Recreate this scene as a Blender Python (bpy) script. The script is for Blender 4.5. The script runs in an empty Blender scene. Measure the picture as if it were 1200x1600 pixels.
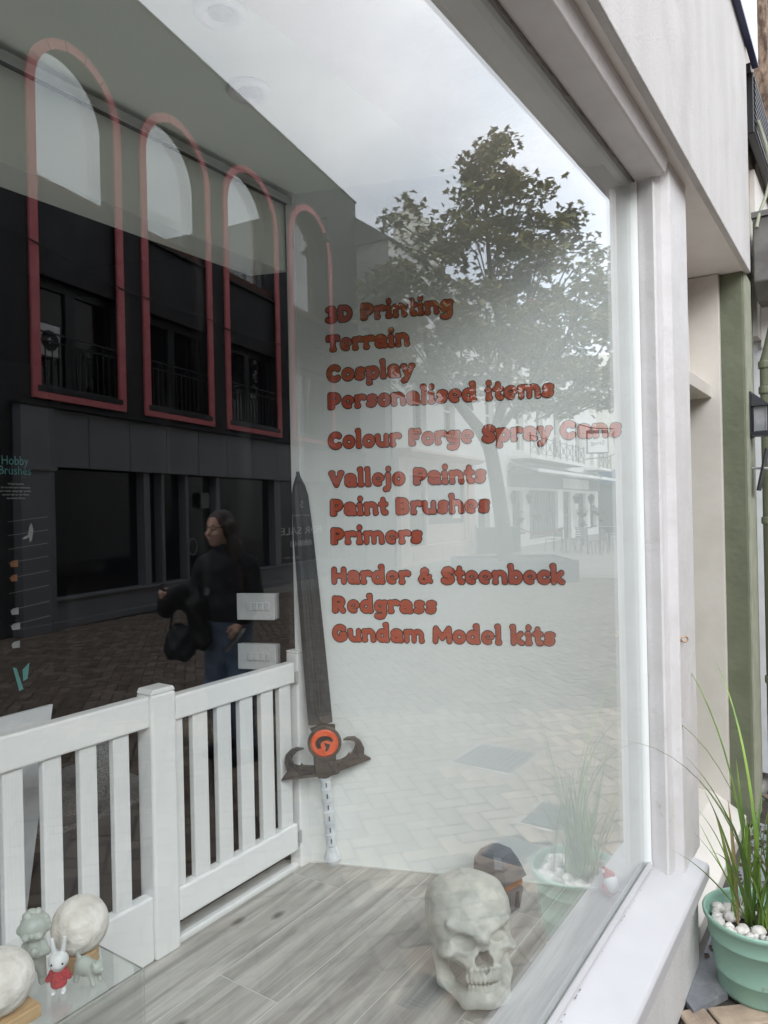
import bpy, bmesh, math, random
import numpy as np
from mathutils import Vector, Matrix, noise as mnoise
R = math.radians
random.seed(7)
sc = bpy.context.scene
col = sc.collection

# ------------------------------------------------------------------ camera
YAW, ROLL, CAMY, CAMZ = R(34.3), R(1.27), -0.655, 1.6
cam_d = bpy.data.cameras.new('camera'); cam = bpy.data.objects.new('camera', cam_d); col.objects.link(cam)
fwd = Vector((math.cos(YAW), math.sin(YAW), 0)); rgt = Vector((math.sin(YAW), -math.cos(YAW), 0)); upv = Vector((0, 0, 1))
cr, sr = math.cos(ROLL), math.sin(ROLL)
cx = rgt*cr - upv*sr; cy = upv*cr + rgt*sr
m = Matrix((( cx.x, cy.x, -fwd.x, 0), (cx.y, cy.y, -fwd.y, CAMY), (cx.z, cy.z, -fwd.z, CAMZ), (0, 0, 0, 1)))
cam.matrix_world = m
cam_d.sensor_fit = 'VERTICAL'; cam_d.sensor_height = 36.0; cam_d.lens = 36.0*1130/1600
cam_d.shift_y = -2.0/1600; cam_d.clip_start = 0.02; cam_d.clip_end = 1000
sc.camera = cam

# ------------------------------------------------------------------ world, sun, exposure
SUN_EL, SUN_ROT = 27, 210
w = bpy.data.worlds.new('World'); sc.world = w; w.use_nodes = True
nt = w.node_tree; N = nt.nodes; L = nt.links; N.clear()
out = N.new('ShaderNodeOutputWorld'); bg = N.new('ShaderNodeBackground'); bg.inputs[1].default_value = 0.12
sky = N.new('ShaderNodeTexSky'); sky.sky_type = 'NISHITA'; sky.sun_disc = False
sky.sun_elevation = R(SUN_EL); sky.sun_rotation = R(SUN_ROT)
tc = N.new('ShaderNodeTexCoord'); mp = N.new('ShaderNodeMapping'); mp.inputs['Scale'].default_value = (1.3, 1.3, 2.6); mp.inputs['Location'].default_value = (3.1, 0.4, 0.7)
nz = N.new('ShaderNodeTexNoise'); nz.inputs['Scale'].default_value = 1.5; nz.inputs['Detail'].default_value = 5; nz.inputs['Roughness'].default_value = 0.5
rp = N.new('ShaderNodeValToRGB'); rp.color_ramp.elements[0].position = 0.40; rp.color_ramp.elements[1].position = 0.62
rp.color_ramp.elements[0].color = (4.7, 5.1, 5.8, 1); rp.color_ramp.elements[1].color = (8.0, 8.1, 8.5, 1)
mx = N.new('ShaderNodeMixRGB'); mx.inputs[0].default_value = 0.93
L.new(tc.outputs['Generated'], mp.inputs[0]); L.new(mp.outputs[0], nz.inputs[0]); L.new(nz.outputs[0], rp.inputs[0])
L.new(sky.outputs[0], mx.inputs[1]); L.new(rp.outputs[0], mx.inputs[2]); L.new(mx.outputs[0], bg.inputs[0]); L.new(bg.outputs[0], out.inputs[0])
sun_d = bpy.data.lights.new('sun', 'SUN'); sun_d.energy = 1.6; sun_d.angle = R(60); sun_d.color = (1, 0.985, 0.965)
sun = bpy.data.objects.new('sun', sun_d); col.objects.link(sun)
# sun direction matches the sky (rotation measured clockwise from +Y)
sd = Vector((math.sin(R(SUN_ROT))*math.cos(R(SUN_EL)), math.cos(R(SUN_ROT))*math.cos(R(SUN_EL)), math.sin(R(SUN_EL))))
sun.rotation_euler = sd.to_track_quat('Z', 'Y').to_euler()
vs = sc.view_settings; vs.view_transform = 'Standard'; vs.look = 'None'; vs.exposure = 1.62; vs.gamma = 1; vs.use_curve_mapping = False
sc.render.engine = 'CYCLES'
sc.cycles.max_bounces = 16; sc.cycles.transparent_max_bounces = 40; sc.cycles.glossy_bounces = 6; sc.cycles.transmission_bounces = 12; sc.cycles.diffuse_bounces = 5

# ------------------------------------------------------------------ pixel / plane measuring helpers
cam0 = Vector((0, CAMY, CAMZ))
def ray(px, py):
    dx = px-600; dy = py-798
    return fwd*1130 + rgt*(dx*cr-dy*sr) - upv*(dx*sr+dy*cr)
def on_z(px, py, z): r = ray(px, py); return cam0 + r*((z-CAMZ)/r.z)
def on_y(px, py, y): r = ray(px, py); return cam0 + r*((y-CAMY)/r.y)
def proj(P):
    v = Vector(P)-cam0; f = v.dot(fwd)
    if f < .05: return None
    a = v.dot(rgt)/f*1130; b = -v.z/f*1130
    return (600+a*cr+b*sr, 798-a*sr+b*cr, f)

# ------------------------------------------------------------------ materials
MATS = {}
def new_mat(name):
    mt = bpy.data.materials.new(name); mt.use_nodes = True; MATS[name] = mt
    n = mt.node_tree.nodes; l = mt.node_tree.links
    return mt, n, l, n['Principled BSDF']
def mat(name, c, rough=.5, c2=None, scale=6, lo=.35, hi=.65, bump=0, bscale=60, metal=0, stretch=(1,1,1), rnd=0, spec=.5, dirt=None, dscale=2.2, dlo=.55, dhi=.75):
    mt, n, l, b = new_mat(name)
    b.inputs['Roughness'].default_value = rough; b.inputs['Metallic'].default_value = metal
    b.inputs['Specular IOR Level'].default_value = spec
    t = n.new('ShaderNodeTexCoord'); mpp = n.new('ShaderNodeMapping'); mpp.inputs['Scale'].default_value = stretch
    l.new(t.outputs['Object'], mpp.inputs[0])
    if c2 is None: c2 = tuple(x*.86 for x in c)
    tx = n.new('ShaderNodeTexNoise'); tx.inputs['Scale'].default_value = scale; tx.inputs['Detail'].default_value = 6
    l.new(mpp.outputs[0], tx.inputs[0])
    r = n.new('ShaderNodeValToRGB'); r.color_ramp.elements[0].position = lo; r.color_ramp.elements[1].position = hi
    r.color_ramp.elements[0].color = (*c2, 1); r.color_ramp.elements[1].color = (*c, 1)
    l.new(tx.outputs[0], r.inputs[0]); last = r.outputs[0]
    if dirt:
        t2 = n.new('ShaderNodeTexNoise'); t2.inputs['Scale'].default_value = dscale; t2.inputs['Detail'].default_value = 9; t2.inputs['Roughness'].default_value = .7
        mp2 = n.new('ShaderNodeMapping'); mp2.inputs['Location'].default_value = (5, 3, 1); l.new(t.outputs['Object'], mp2.inputs[0]); l.new(mp2.outputs[0], t2.inputs[0])
        r2 = n.new('ShaderNodeValToRGB'); r2.color_ramp.elements[0].position = dlo; r2.color_ramp.elements[1].position = dhi
        l.new(t2.outputs[0], r2.inputs[0])
        q = n.new('ShaderNodeMixRGB'); q.inputs[2].default_value = (*dirt, 1); l.new(r2.outputs[0], q.inputs[0]); l.new(last, q.inputs[1]); last = q.outputs[0]
    if rnd:
        oi = n.new('ShaderNodeObjectInfo'); hs = n.new('ShaderNodeHueSaturation')
        mm = n.new('ShaderNodeMapRange'); mm.inputs[3].default_value = 1-rnd; mm.inputs[4].default_value = 1+rnd
        l.new(oi.outputs['Random'], mm.inputs[0]); l.new(mm.outputs[0], hs.inputs['Value']); l.new(last, hs.inputs['Color']); last = hs.outputs[0]
    l.new(last, b.inputs['Base Color'])
    if bump:
        tb = n.new('ShaderNodeTexNoise'); tb.inputs['Scale'].default_value = bscale; tb.inputs['Detail'].default_value = 5
        l.new(mpp.outputs[0], tb.inputs[0])
        bp = n.new('ShaderNodeBump'); bp.inputs['Strength'].default_value = bump; bp.inputs['Distance'].default_value = .01
        l.new(tb.outputs[0], bp.inputs['Height']); l.new(bp.outputs[0], b.inputs['Normal'])
    return mt
def glass_mat(name, r0, tint, smudge=0):
    mt, n, l, b = new_mat(name); n.remove(b); o = n['Material Output']
    g = n.new('ShaderNodeNewGeometry'); d = n.new('ShaderNodeVectorMath'); d.operation = 'DOT_PRODUCT'
    l.new(g.outputs['Normal'], d.inputs[0]); l.new(g.outputs['Incoming'], d.inputs[1])
    a = n.new('ShaderNodeMath'); a.operation = 'ABSOLUTE'; l.new(d.outputs['Value'], a.inputs[0])
    s = n.new('ShaderNodeMath'); s.operation = 'SUBTRACT'; s.inputs[0].default_value = 1; l.new(a.outputs[0], s.inputs[1])
    p = n.new('ShaderNodeMath'); p.operation = 'POWER'; p.inputs[1].default_value = 4.3; l.new(s.outputs[0], p.inputs[0])
    q = n.new('ShaderNodeMath'); q.operation = 'MULTIPLY_ADD'; q.inputs[1].default_value = 1-r0; q.inputs[2].default_value = r0; l.new(p.outputs[0], q.inputs[0])
    t = n.new('ShaderNodeBsdfTransparent'); t.inputs[0].default_value = (*tint, 1)
    gl = n.new('ShaderNodeBsdfGlossy'); gl.inputs['Roughness'].default_value = 0.0; gl.inputs[0].default_value = (1, 1, 1, 1)
    mxs = n.new('ShaderNodeMixShader'); l.new(q.outputs[0], mxs.inputs[0]); l.new(t.outputs[0], mxs.inputs[1]); l.new(gl.outputs[0], mxs.inputs[2])
    last = mxs.outputs[0]
    if smudge:   # thin film of dust and rain streaks on the outer face
        tcx = n.new('ShaderNodeTexCoord'); mpx = n.new('ShaderNodeMapping'); mpx.inputs['Scale'].default_value = (14, 1, 1.1)
        l.new(tcx.outputs['Object'], mpx.inputs[0]); nn = n.new('ShaderNodeTexNoise'); nn.inputs['Scale'].default_value = 2.5; nn.inputs['Detail'].default_value = 8; nn.inputs['Roughness'].default_value = .65
        l.new(mpx.outputs[0], nn.inputs[0]); rr = n.new('ShaderNodeMapRange'); rr.inputs[1].default_value = .58; rr.inputs[2].default_value = .8; rr.inputs[3].default_value = 0; rr.inputs[4].default_value = smudge
        l.new(nn.outputs[0], rr.inputs[0]); df = n.new('ShaderNodeBsdfDiffuse'); df.inputs[0].default_value = (.7, .7, .68, 1)
        m2 = n.new('ShaderNodeMixShader'); l.new(rr.outputs[0], m2.inputs[0]); l.new(last, m2.inputs[1]); l.new(df.outputs[0], m2.inputs[2]); last = m2.outputs[0]
    l.new(last, o.inputs['Surface'])
    return mt

M = {}
M['white_paint'] = mat('white_paint', (.665,.655,.655), .42, (.605,.595,.59), 9, bump=.22, bscale=38, dirt=(.40,.375,.34), dscale=16, dlo=.60, dhi=.82)
M['sill_paint'] = mat('sill_paint', (.50,.50,.51), .5, (.465,.465,.475), 5, bump=.06, bscale=40, dirt=(.5,.48,.45), dscale=14, dlo=.70, dhi=.9)
M['render_white'] = mat('render_white', (.66,.65,.64), .85, (.56,.55,.54), 2.2, .3, .7, bump=.5, bscale=160, stretch=(2.5,2.5,.6), dirt=(.47,.46,.45), dscale=1.6, dlo=.5, dhi=.8)
M['soffit_paint'] = mat('soffit_paint', (.80,.78,.76), .5, (.74,.72,.70), 6, bump=.1, bscale=30)
M['cream_paint'] = mat('cream_paint', (.66,.63,.58), .4, (.60,.57,.52), 6, bump=.08, bscale=40)
M['green_paint'] = mat('green_paint', (.15,.165,.108), .55, (.125,.14,.09), 7, bump=.25, bscale=35, dirt=(.17,.19,.13), dscale=6)
M['pale_green'] = mat('pale_green', (.36,.38,.29), .55, (.28,.30,.22), 10, bump=.2, bscale=40)  # wall and cable colour, also the lit tone of the pilaster front
M['fence_white'] = mat('fence_white', (.87,.88,.885), .32, (.85,.86,.865), 3, bump=.05, bscale=20, spec=.5, dirt=(.62,.62,.60), dscale=11, dlo=.63, dhi=.85)
M['picket_white'] = mat('picket_white', (.81,.82,.825), .35, (.77,.78,.785), 8, bump=.05, bscale=60, stretch=(30,30,1))
M['wall_white'] = mat('wall_white', (.82,.85,.845), .6, (.79,.82,.815), 3, bump=.06, bscale=90)
M['ceiling_pale'] = mat('ceiling_pale', (.87,.93,.86), .8, (.84,.90,.83), 2, bump=.05, bscale=80)
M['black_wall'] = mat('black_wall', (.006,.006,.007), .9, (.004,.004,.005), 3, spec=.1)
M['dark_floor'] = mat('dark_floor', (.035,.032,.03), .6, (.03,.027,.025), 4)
M['grout'] = mat('grout', (.74,.74,.72), .8)
M['glass_outer'] = glass_mat('glass_outer', .072, (.976,.991,.986), .02)
M['glass_inner'] = glass_mat('glass_inner', .045, (.985,.992,.987), 0)
M['acrylic'] = glass_mat('acrylic', .05, (.965,.975,.97), 0)
M['spacer'] = mat('spacer', (.45,.46,.45), .4)
M['gasket'] = mat('gasket', (.10,.085,.08), .7, (.2,.18,.17), 30)
M['text_fill'] = mat('text_fill', (.50,.088,.040), .5, (.43,.074,.034), 3)
M['text_line'] = mat('text_line', (.018,.008,.008), .5)
M['steel_dark'] = mat('steel_dark', (.085,.078,.072), .5, (.05,.046,.043), 40, metal=.35, bump=.3, bscale=90)
M['blade'] = mat('blade', (.055,.060,.066), .5, (.040,.044,.048), 8, metal=.3, bump=.08, bscale=30, stretch=(1,1,.2))
M['emblem'] = mat('emblem', (.80,.11,.03), .3, (.70,.08,.022), 12)
M['emblem_black'] = mat('emblem_black', (.01,.008,.008), .4)
M['grip'] = mat('grip', (.72,.75,.78), .5, (.50,.55,.60), 25, bump=.2, bscale=70)
M['grip_dark'] = mat('grip_dark', (.10,.11,.12), .5)
M['skull'] = mat('skull', (.64,.65,.60), .42, (.48,.50,.455), 22, .35, .6, bump=.3, bscale=70, dirt=(.34,.35,.32), dscale=12, dlo=.56, dhi=.82)
M['skull_dark'] = mat('skull_dark', (.05,.035,.03), .7)
M['helmet'] = mat('helmet', (.20,.215,.235), .4, (.16,.17,.19), 10, metal=.3)
M['visor'] = mat('visor', (.32,.13,.05), .4)
M['moon'] = mat('moon', (.82,.79,.74), .7, (.60,.56,.51), 14, .34, .56, bump=.9, bscale=34)
M['pale_wood'] = mat('pale_wood', (.55,.38,.20), .5, (.44,.29,.15), 8, stretch=(1,12,8), bump=.1)
M['resin_grey'] = mat('resin_grey', (.44,.48,.445), .4, (.40,.44,.41), 20)
M['resin_white'] = mat('resin_white', (.72,.74,.75), .4)
M['knit'] = mat('knit', (.58,.06,.075), .8, (.42,.04,.05), 160, .4, .6, bump=.8, bscale=220)
M['red_matt'] = mat('red_matt', (.40,.03,.02), .6)
M['eye_black'] = mat('eye_black', (.01,.01,.012), .2)
M['pvc'] = mat('pvc', (.60,.61,.62), .3)
M['pvc_grey'] = mat('pvc_grey', (.36,.37,.38), .3)
M['poster'] = mat('poster', (.005,.005,.006), .8, spec=.1)
M['teal'] = mat('teal', (.10,.38,.36), .5)
M['print_white'] = mat('print_white', (.42,.43,.43), .5)
M['print_orange'] = mat('print_orange', (.36,.15,.06), .5)
M['board_white'] = mat('board_white', (.72,.74,.77), .5)
M['mesh_white'] = mat('mesh_white', (.40,.41,.42), .5, (.14,.145,.15), 300, .45, .55)
M['cabinet'] = mat('cabinet', (.14,.14,.14), .5)
M['cable_yellow'] = mat('cable_yellow', (.45,.35,.08), .5)
M['cable_white'] = mat('cable_white', (.5,.5,.48), .5)
M['cable_black'] = mat('cable_black', (.02,.02,.02), .5)
M['brass'] = mat('brass', (.30,.14,.07), .5, (.55,.40,.25), 60, metal=.6)
M['lantern_black'] = mat('lantern_black', (.02,.02,.026), .4)
M['lantern_glass'] = mat('lantern_glass', (.42,.43,.44), .25, (.25,.26,.27), 12)
M['lead'] = mat('lead', (.22,.21,.20), .6, (.14,.13,.125), 8, metal=.3, bump=.2, bscale=20, dirt=(.16,.09,.05), dscale=7, dlo=.58, dhi=.72)
M['stone_rough'] = mat('stone_rough', (.30,.22,.16), .9, (.09,.06,.045), 14, .38, .62, bump=1, bscale=30, stretch=(2,2,1))
M['stone_pale'] = mat('stone_pale', (.50,.47,.43), .85, (.30,.21,.15), 3, .35, .6, bump=.5)
M['cream_wall'] = mat('cream_wall', (.70,.66,.55), .8, bump=.2)
M['navy'] = mat('navy', (.015,.02,.10), .4)
M['black_metal'] = mat('black_metal', (.015,.016,.018), .45)
M['slate'] = mat('slate', (.23,.24,.26), .6, (.16,.17,.185), 9, bump=.3, bscale=40, dirt=(.35,.34,.32), dscale=6)
M['brick_paver'] = mat('brick_paver', (.37,.29,.215), .85, (.25,.19,.145), 12, .3, .7, bump=.5, bscale=60, rnd=.28, dirt=(.11,.085,.07), dscale=5, dlo=.5, dhi=.8)
M['brick_far'] = mat('brick_far', (.235,.18,.135), .85, (.12,.09,.07), 9, .38, .62, bump=.1, bscale=60, dirt=(.10,.08,.066), dscale=1.2, dlo=.45, dhi=.8)
M['joint_sand'] = mat('joint_sand', (.055,.046,.038), .95, (.03,.025,.02), 20, bump=.5)
M['paving_far'] = mat('paving_far', (.30,.28,.25), .85, (.22,.205,.185), .8, bump=.2)
M['iron_cover'] = mat('iron_cover', (.075,.078,.085), .5, (.05,.052,.056), 20, metal=.4, bump=.2)
M['black_cover'] = mat('black_cover', (.03,.03,.033), .6)
M['pot_green'] = mat('pot_green', (.28,.46,.37), .42, (.25,.42,.335), 5, bump=.05, dirt=(.20,.18,.12), dscale=13, dlo=.63, dhi=.72)
M['soil'] = mat('soil', (.035,.022,.015), .95, (.015,.01,.008), 60, bump=1)
M['pebble'] = mat('pebble', (.72,.70,.67), .6, (.52,.50,.46), 35, .4, .62, rnd=.16, bump=.4)
M['blade_leaf'] = mat('blade_leaf', (.20,.30,.05), .45, (.10,.19,.035), 12, rnd=.35, stretch=(1,1,.4))
M['blade_dry'] = mat('blade_dry', (.22,.17,.06), .6)
M['dead_leaf'] = mat('dead_leaf', (.07,.035,.022), .9, (.03,.018,.014), 30)
M['weed'] = mat('weed', (.07,.13,.03), .7)
M['fac_black'] = mat('fac_black', (.022,.022,.025), .7, (.014,.014,.016), 3, bump=.5, bscale=18, dirt=(.04,.042,.046), dscale=1.6, dlo=.55, dhi=.85)
M['fac_pink'] = mat('fac_pink', (.62,.18,.19), .6, (.54,.13,.145), 5, bump=.2, dirt=(.48,.22,.2), dscale=9, dlo=.64, dhi=.8)
M['fac_grey'] = mat('fac_grey', (.17,.175,.19), .45, (.15,.155,.17), 2.5, bump=.06, bscale=8)
M['fac_brick'] = mat('fac_brick', (.13,.06,.04), .9, (.07,.035,.028), 8, bump=.5)
M['dark_glass'] = mat('dark_glass', (.008,.009,.012), .04, (.006,.007,.01), 2, spec=.5)
M['shop_dark'] = mat('shop_dark', (.006,.006,.008), .25)
M['sign_white'] = mat('sign_white', (.85,.86,.86), .5)
M['arch_glass'] = glass_mat('arch_glass', .06, (.78,.80,.79))
M['ac_white'] = mat('ac_white', (.55,.57,.58), .5)
M['salon_pink'] = mat('salon_pink', (.78,.60,.55), .6, (.72,.55,.50), 4)
M['salon_panel'] = mat('salon_panel', (.68,.52,.47), .6)
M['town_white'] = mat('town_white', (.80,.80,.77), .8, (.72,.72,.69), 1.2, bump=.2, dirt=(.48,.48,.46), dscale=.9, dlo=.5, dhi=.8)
M['town_mid_grey'] = mat('town_grey', (.30,.31,.31), .8, (.26,.27,.27), 1)  # plain grey render of side walls and rear blocks
M['town_cream'] = mat('town_cream', (.72,.70,.62), .8)
M['awning_grey'] = mat('awning_grey', (.22,.23,.235), .7)
M['awning_white'] = mat('awning_white', (.8,.8,.8), .6)
M['shop_blue'] = mat('shop_blue', (.045,.10,.19), .5)
M['shutter'] = mat('shutter', (.10,.115,.12), .5)
M['roof_slate'] = mat('roof_slate', (.10,.10,.11), .7)
M['chimney'] = mat('chimney', (.24,.18,.14), .9)
M['planter_grey'] = mat('planter_grey', (.095,.105,.11), .7)
M['screen_dark'] = mat('screen_dark', (.03,.036,.04), .6)
M['rope_red'] = mat('rope_red', (.25,.03,.04), .8)
M['bark'] = mat('bark', (.10,.082,.062), .9, (.055,.045,.035), 10, bump=.8, bscale=20, stretch=(3,3,.7))
M['leaf_a'] = mat('leaf_a', (.24,.22,.075), .6, (.11,.115,.04), .8, .3, .7)
M['leaf_b'] = mat('leaf_b', (.36,.28,.10), .6, (.19,.17,.06), .8)
M['leaf_c'] = mat('leaf_c', (.16,.05,.03), .6)
M['skin'] = mat('skin', (.72,.45,.34), .5, (.66,.40,.30), 12)
M['hair'] = mat('hair', (.055,.032,.022), .4, (.022,.013,.010), 40, stretch=(4,4,.5), bump=.5, bscale=60)
M['jumper'] = mat('jumper', (.016,.017,.021), .85, (.011,.012,.015), 10, bump=.3)
M['denim'] = mat('denim', (.17,.23,.33), .8, (.10,.15,.23), 7, bump=.3, bscale=120)
M['coat'] = mat('coat', (.007,.007,.008), .6, bump=.5, bscale=14)
M['bag'] = mat('bag', (.010,.018,.018), .45, bump=.4, bscale=10)
M['flowers'] = mat('flowers', (.16,.12,.10), .8, (.07,.10,.04), 9, .4, .6)
M['chair_metal'] = mat('chair_metal', (.10,.115,.125), .4, metal=.3)

# planks: grey oak with grain running along x
mt, n, l, b = new_mat('oak_plank'); M['oak'] = mt
t = n.new('ShaderNodeTexCoord'); oi = n.new('ShaderNodeObjectInfo'); va = n.new('ShaderNodeVectorMath'); va.operation = 'MULTIPLY_ADD'
va.inputs[1].default_value = (1,1,1); l.new(t.outputs['Object'], va.inputs[0])
cb = n.new('ShaderNodeCombineXYZ'); mul = n.new('ShaderNodeMath'); mul.operation = 'MULTIPLY'; mul.inputs[1].default_value = 40
l.new(oi.outputs['Random'], mul.inputs[0]); l.new(mul.outputs[0], cb.inputs[0]); l.new(mul.outputs[0], cb.inputs[1]); l.new(cb.outputs[0], va.inputs[2])
m1 = n.new('ShaderNodeMapping'); m1.inputs['Scale'].default_value = (.55, 7, 1); l.new(va.outputs[0], m1.inputs[0])
n1 = n.new('ShaderNodeTexNoise'); n1.inputs['Scale'].default_value = 3.2; n1.inputs['Detail'].default_value = 8; n1.inputs['Distortion'].default_value = .9; l.new(m1.outputs[0], n1.inputs[0])
m2 = n.new('ShaderNodeMapping'); m2.inputs['Scale'].default_value = (1.5, 60, 1); l.new(va.outputs[0], m2.inputs[0])
n2 = n.new('ShaderNodeTexNoise'); n2.inputs['Scale'].default_value = 4; n2.inputs['Detail'].default_value = 6; l.new(m2.outputs[0], n2.inputs[0])
r1 = n.new('ShaderNodeValToRGB'); r1.color_ramp.elements[0].position = .3; r1.color_ramp.elements[1].position = .68
r1.color_ramp.elements[0].color = (.27,.258,.24,1); r1.color_ramp.elements[1].color = (.56,.54,.51,1); l.new(n1.outputs[0], r1.inputs[0])
r3 = n.new('ShaderNodeMapRange'); r3.inputs[1].default_value = .3; r3.inputs[2].default_value = .7; r3.inputs[3].default_value = .86; r3.inputs[4].default_value = 1.07; l.new(n2.outputs[0], r3.inputs[0])
mm_ = n.new('ShaderNodeVectorMath'); mm_.operation = 'SCALE'; l.new(r1.outputs[0], mm_.inputs[0]); l.new(r3.outputs[0], mm_.inputs['Scale'])
vo = n.new('ShaderNodeTexVoronoi'); vo.inputs['Scale'].default_value = 1.6; mv = n.new('ShaderNodeMapping'); mv.inputs['Scale'].default_value = (1, 2.0, 1); l.new(va.outputs[0], mv.inputs[0]); l.new(mv.outputs[0], vo.inputs[0])
rk = n.new('ShaderNodeMapRange'); rk.inputs[1].default_value = .02; rk.inputs[2].default_value = .06; rk.inputs[3].default_value = .3; rk.inputs[4].default_value = 1; l.new(vo.outputs['Distance'], rk.inputs[0])
mk = n.new('ShaderNodeVectorMath'); mk.operation = 'SCALE'; l.new(mm_.outputs[0], mk.inputs[0]); l.new(rk.outputs[0], mk.inputs['Scale'])
l.new(mk.outputs[0], b.inputs['Base Color']); b.inputs['Roughness'].default_value = .5
bp = n.new('ShaderNodeBump'); bp.inputs['Strength'].default_value = .15; bp.inputs['Distance'].default_value = .003; l.new(n2.outputs[0], bp.inputs['Height']); l.new(bp.outputs[0], b.inputs['Normal'])

# ------------------------------------------------------------------ object helpers
def tag(o, label=None, cat=None, group=None, kind=None):
    if label: o['label'] = label
    if cat: o['category'] = cat
    if group: o['group'] = group
    if kind: o['kind'] = kind
    return o
def empty(name, loc, label=None, cat=None, group=None, kind=None, rz=0):
    o = bpy.data.objects.new(name, None); col.objects.link(o); o.location = loc; o.rotation_euler = (0, 0, rz); o.empty_display_size = .1
    return tag(o, label, cat, group, kind)
def origin(o):
    v = Vector((0, 0, 0))
    while o is not None: v += o.location; o = o.parent
    return v
class Frame:
    """(s, off, z) along a straight building front; real position mirrored from the far side of the window"""
    def __init__(s, P0, u, mirror=True):
        s.P = Vector((P0[0], P0[1], 0)); s.u = Vector((u[0], u[1], 0)).normalized(); s.n = Vector((s.u.y, -s.u.x, 0)); s.m = mirror
    def __call__(s, x, y, z):
        p = s.P + s.u*x + s.n*y
        return Vector((p.x, -p.y if s.m else p.y, z))
WORLD = lambda x, y, z: Vector((x, y, z))
class MB:
    def __init__(s, f=WORLD): s.v = []; s.f = []; s.fr = f
    def add(s, vs, fs):
        k = len(s.v); s.v += [s.fr(*p) for p in vs]; s.f += [tuple(i+k for i in q) for q in fs]; return s
    def box(s, x0, x1, y0, y1, z0, z1):
        return s.add([(x0,y0,z0),(x1,y0,z0),(x1,y1,z0),(x0,y1,z0),(x0,y0,z1),(x1,y0,z1),(x1,y1,z1),(x0,y1,z1)],
                     [(0,3,2,1),(4,5,6,7),(0,1,5,4),(1,2,6,5),(2,3,7,6),(3,0,4,7)])
    def hexa(s, pts): return s.add(pts, [(0,3,2,1),(4,5,6,7),(0,1,5,4),(1,2,6,5),(2,3,7,6),(3,0,4,7)])
    def prism(s, poly, a0, a1, ax):
        """poly: list of 2D points; extruded along axis ax from a0 to a1"""
        n_ = len(poly)
        def P(p, a): return (a, p[0], p[1]) if ax == 'x' else (p[0], a, p[1]) if ax == 'y' else (p[0], p[1], a)
        return s.add([P(p, a0) for p in poly]+[P(p, a1) for p in poly],
                     [tuple(range(n_-1, -1, -1)), tuple(range(n_, 2*n_))]+[(i, (i+1) % n_, n_+(i+1) % n_, n_+i) for i in range(n_)])
    def tube(s, path, r, seg=8, cap=True):
        P = [Vector(p) for p in path]; k = len(P); rr = r if isinstance(r, (list, tuple)) else [r]*k
        vs = []; fs = []; pu = None
        for i, p in enumerate(P):
            d = (P[min(i+1, k-1)]-P[max(i-1, 0)]).normalized()
            if pu is None: pu = d.orthogonal().normalized()
            pu = (pu-d*pu.dot(d)).normalized(); pv = d.cross(pu)
            for j in range(seg):
                a = 2*math.pi*j/seg; vs.append(tuple(p+pu*math.cos(a)*rr[i]+pv*math.sin(a)*rr[i]))
        for i in range(k-1):
            for j in range(seg): fs.append((i*seg+j, i*seg+(j+1) % seg, (i+1)*seg+(j+1) % seg, (i+1)*seg+j))
        if cap: fs += [tuple(range(seg-1, -1, -1)), tuple(range((k-1)*seg, k*seg))]
        return s.add(vs, fs)
    def lathe(s, prof, c=(0,0,0), seg=32, axis='z'):
        vs = []; fs = []; k = len(prof)
        for (r_, z) in prof:
            for j in range(seg):
                a = 2*math.pi*j/seg; q = (r_*math.cos(a), r_*math.sin(a), z)
                if axis == 'y': q = (q[0], q[2], q[1])
                if axis == 'x': q = (q[2], q[0], q[1])
                vs.append((c[0]+q[0], c[1]+q[1], c[2]+q[2]))
        for i in range(k-1):
            for j in range(seg): fs.append((i*seg+j, i*seg+(j+1) % seg, (i+1)*seg+(j+1) % seg, (i+1)*seg+j))
        fs += [tuple(range(seg-1, -1, -1)), tuple(range((k-1)*seg, k*seg))]
        return s.add(vs, fs)
    def build(s, name, m, parent=None, smooth=False, bevel=0, bseg=2, loc=None, recalc=True):
        off = origin(parent) if parent is not None else Vector((0,0,0))
        l0 = Vector(loc) if loc is not None else Vector((0,0,0))
        me = bpy.data.meshes.new(name); me.from_pydata([tuple(p-off-l0) for p in s.v], [], s.f)
        if recalc:
            b = bmesh.new(); b.from_mesh(me); bmesh.ops.recalc_face_normals(b, faces=b.faces); b.to_mesh(me); b.free()
        me.materials.append(M[m] if isinstance(m, str) else m)
        if smooth: me.polygons.foreach_set('use_smooth', [True]*len(me.polygons))
        o = bpy.data.objects.new(name, me); col.objects.link(o)
        if parent is not None: o.parent = parent
        o.location = l0
        if bevel:
            bm_ = o.modifiers.new('bevel', 'BEVEL'); bm_.width = bevel; bm_.segments = bseg; bm_.limit_method = 'ANGLE'; bm_.angle_limit = R(40)
            if smooth is None: pass
        return o
def box(name, m, p, x0, x1, y0, y1, z0, z1, f=WORLD, bevel=0): return MB(f).box(x0,x1,y0,y1,z0,z1).build(name, m, p, bevel=bevel)
def tree_children(o): return [c for c in bpy.data.objects if c.parent == o]
def copy_tree(o, loc=None, rz=None, label=None, parent=None, kids=None):
    c = o.copy(); col.objects.link(c); c.parent = parent
    if loc is not None: c.location = loc
    if rz is not None: c.rotation_euler = (0, 0, rz)
    if label: c['label'] = label
    for ch in tree_children(o):
        copy_tree(ch, parent=c)
    return c

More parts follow.
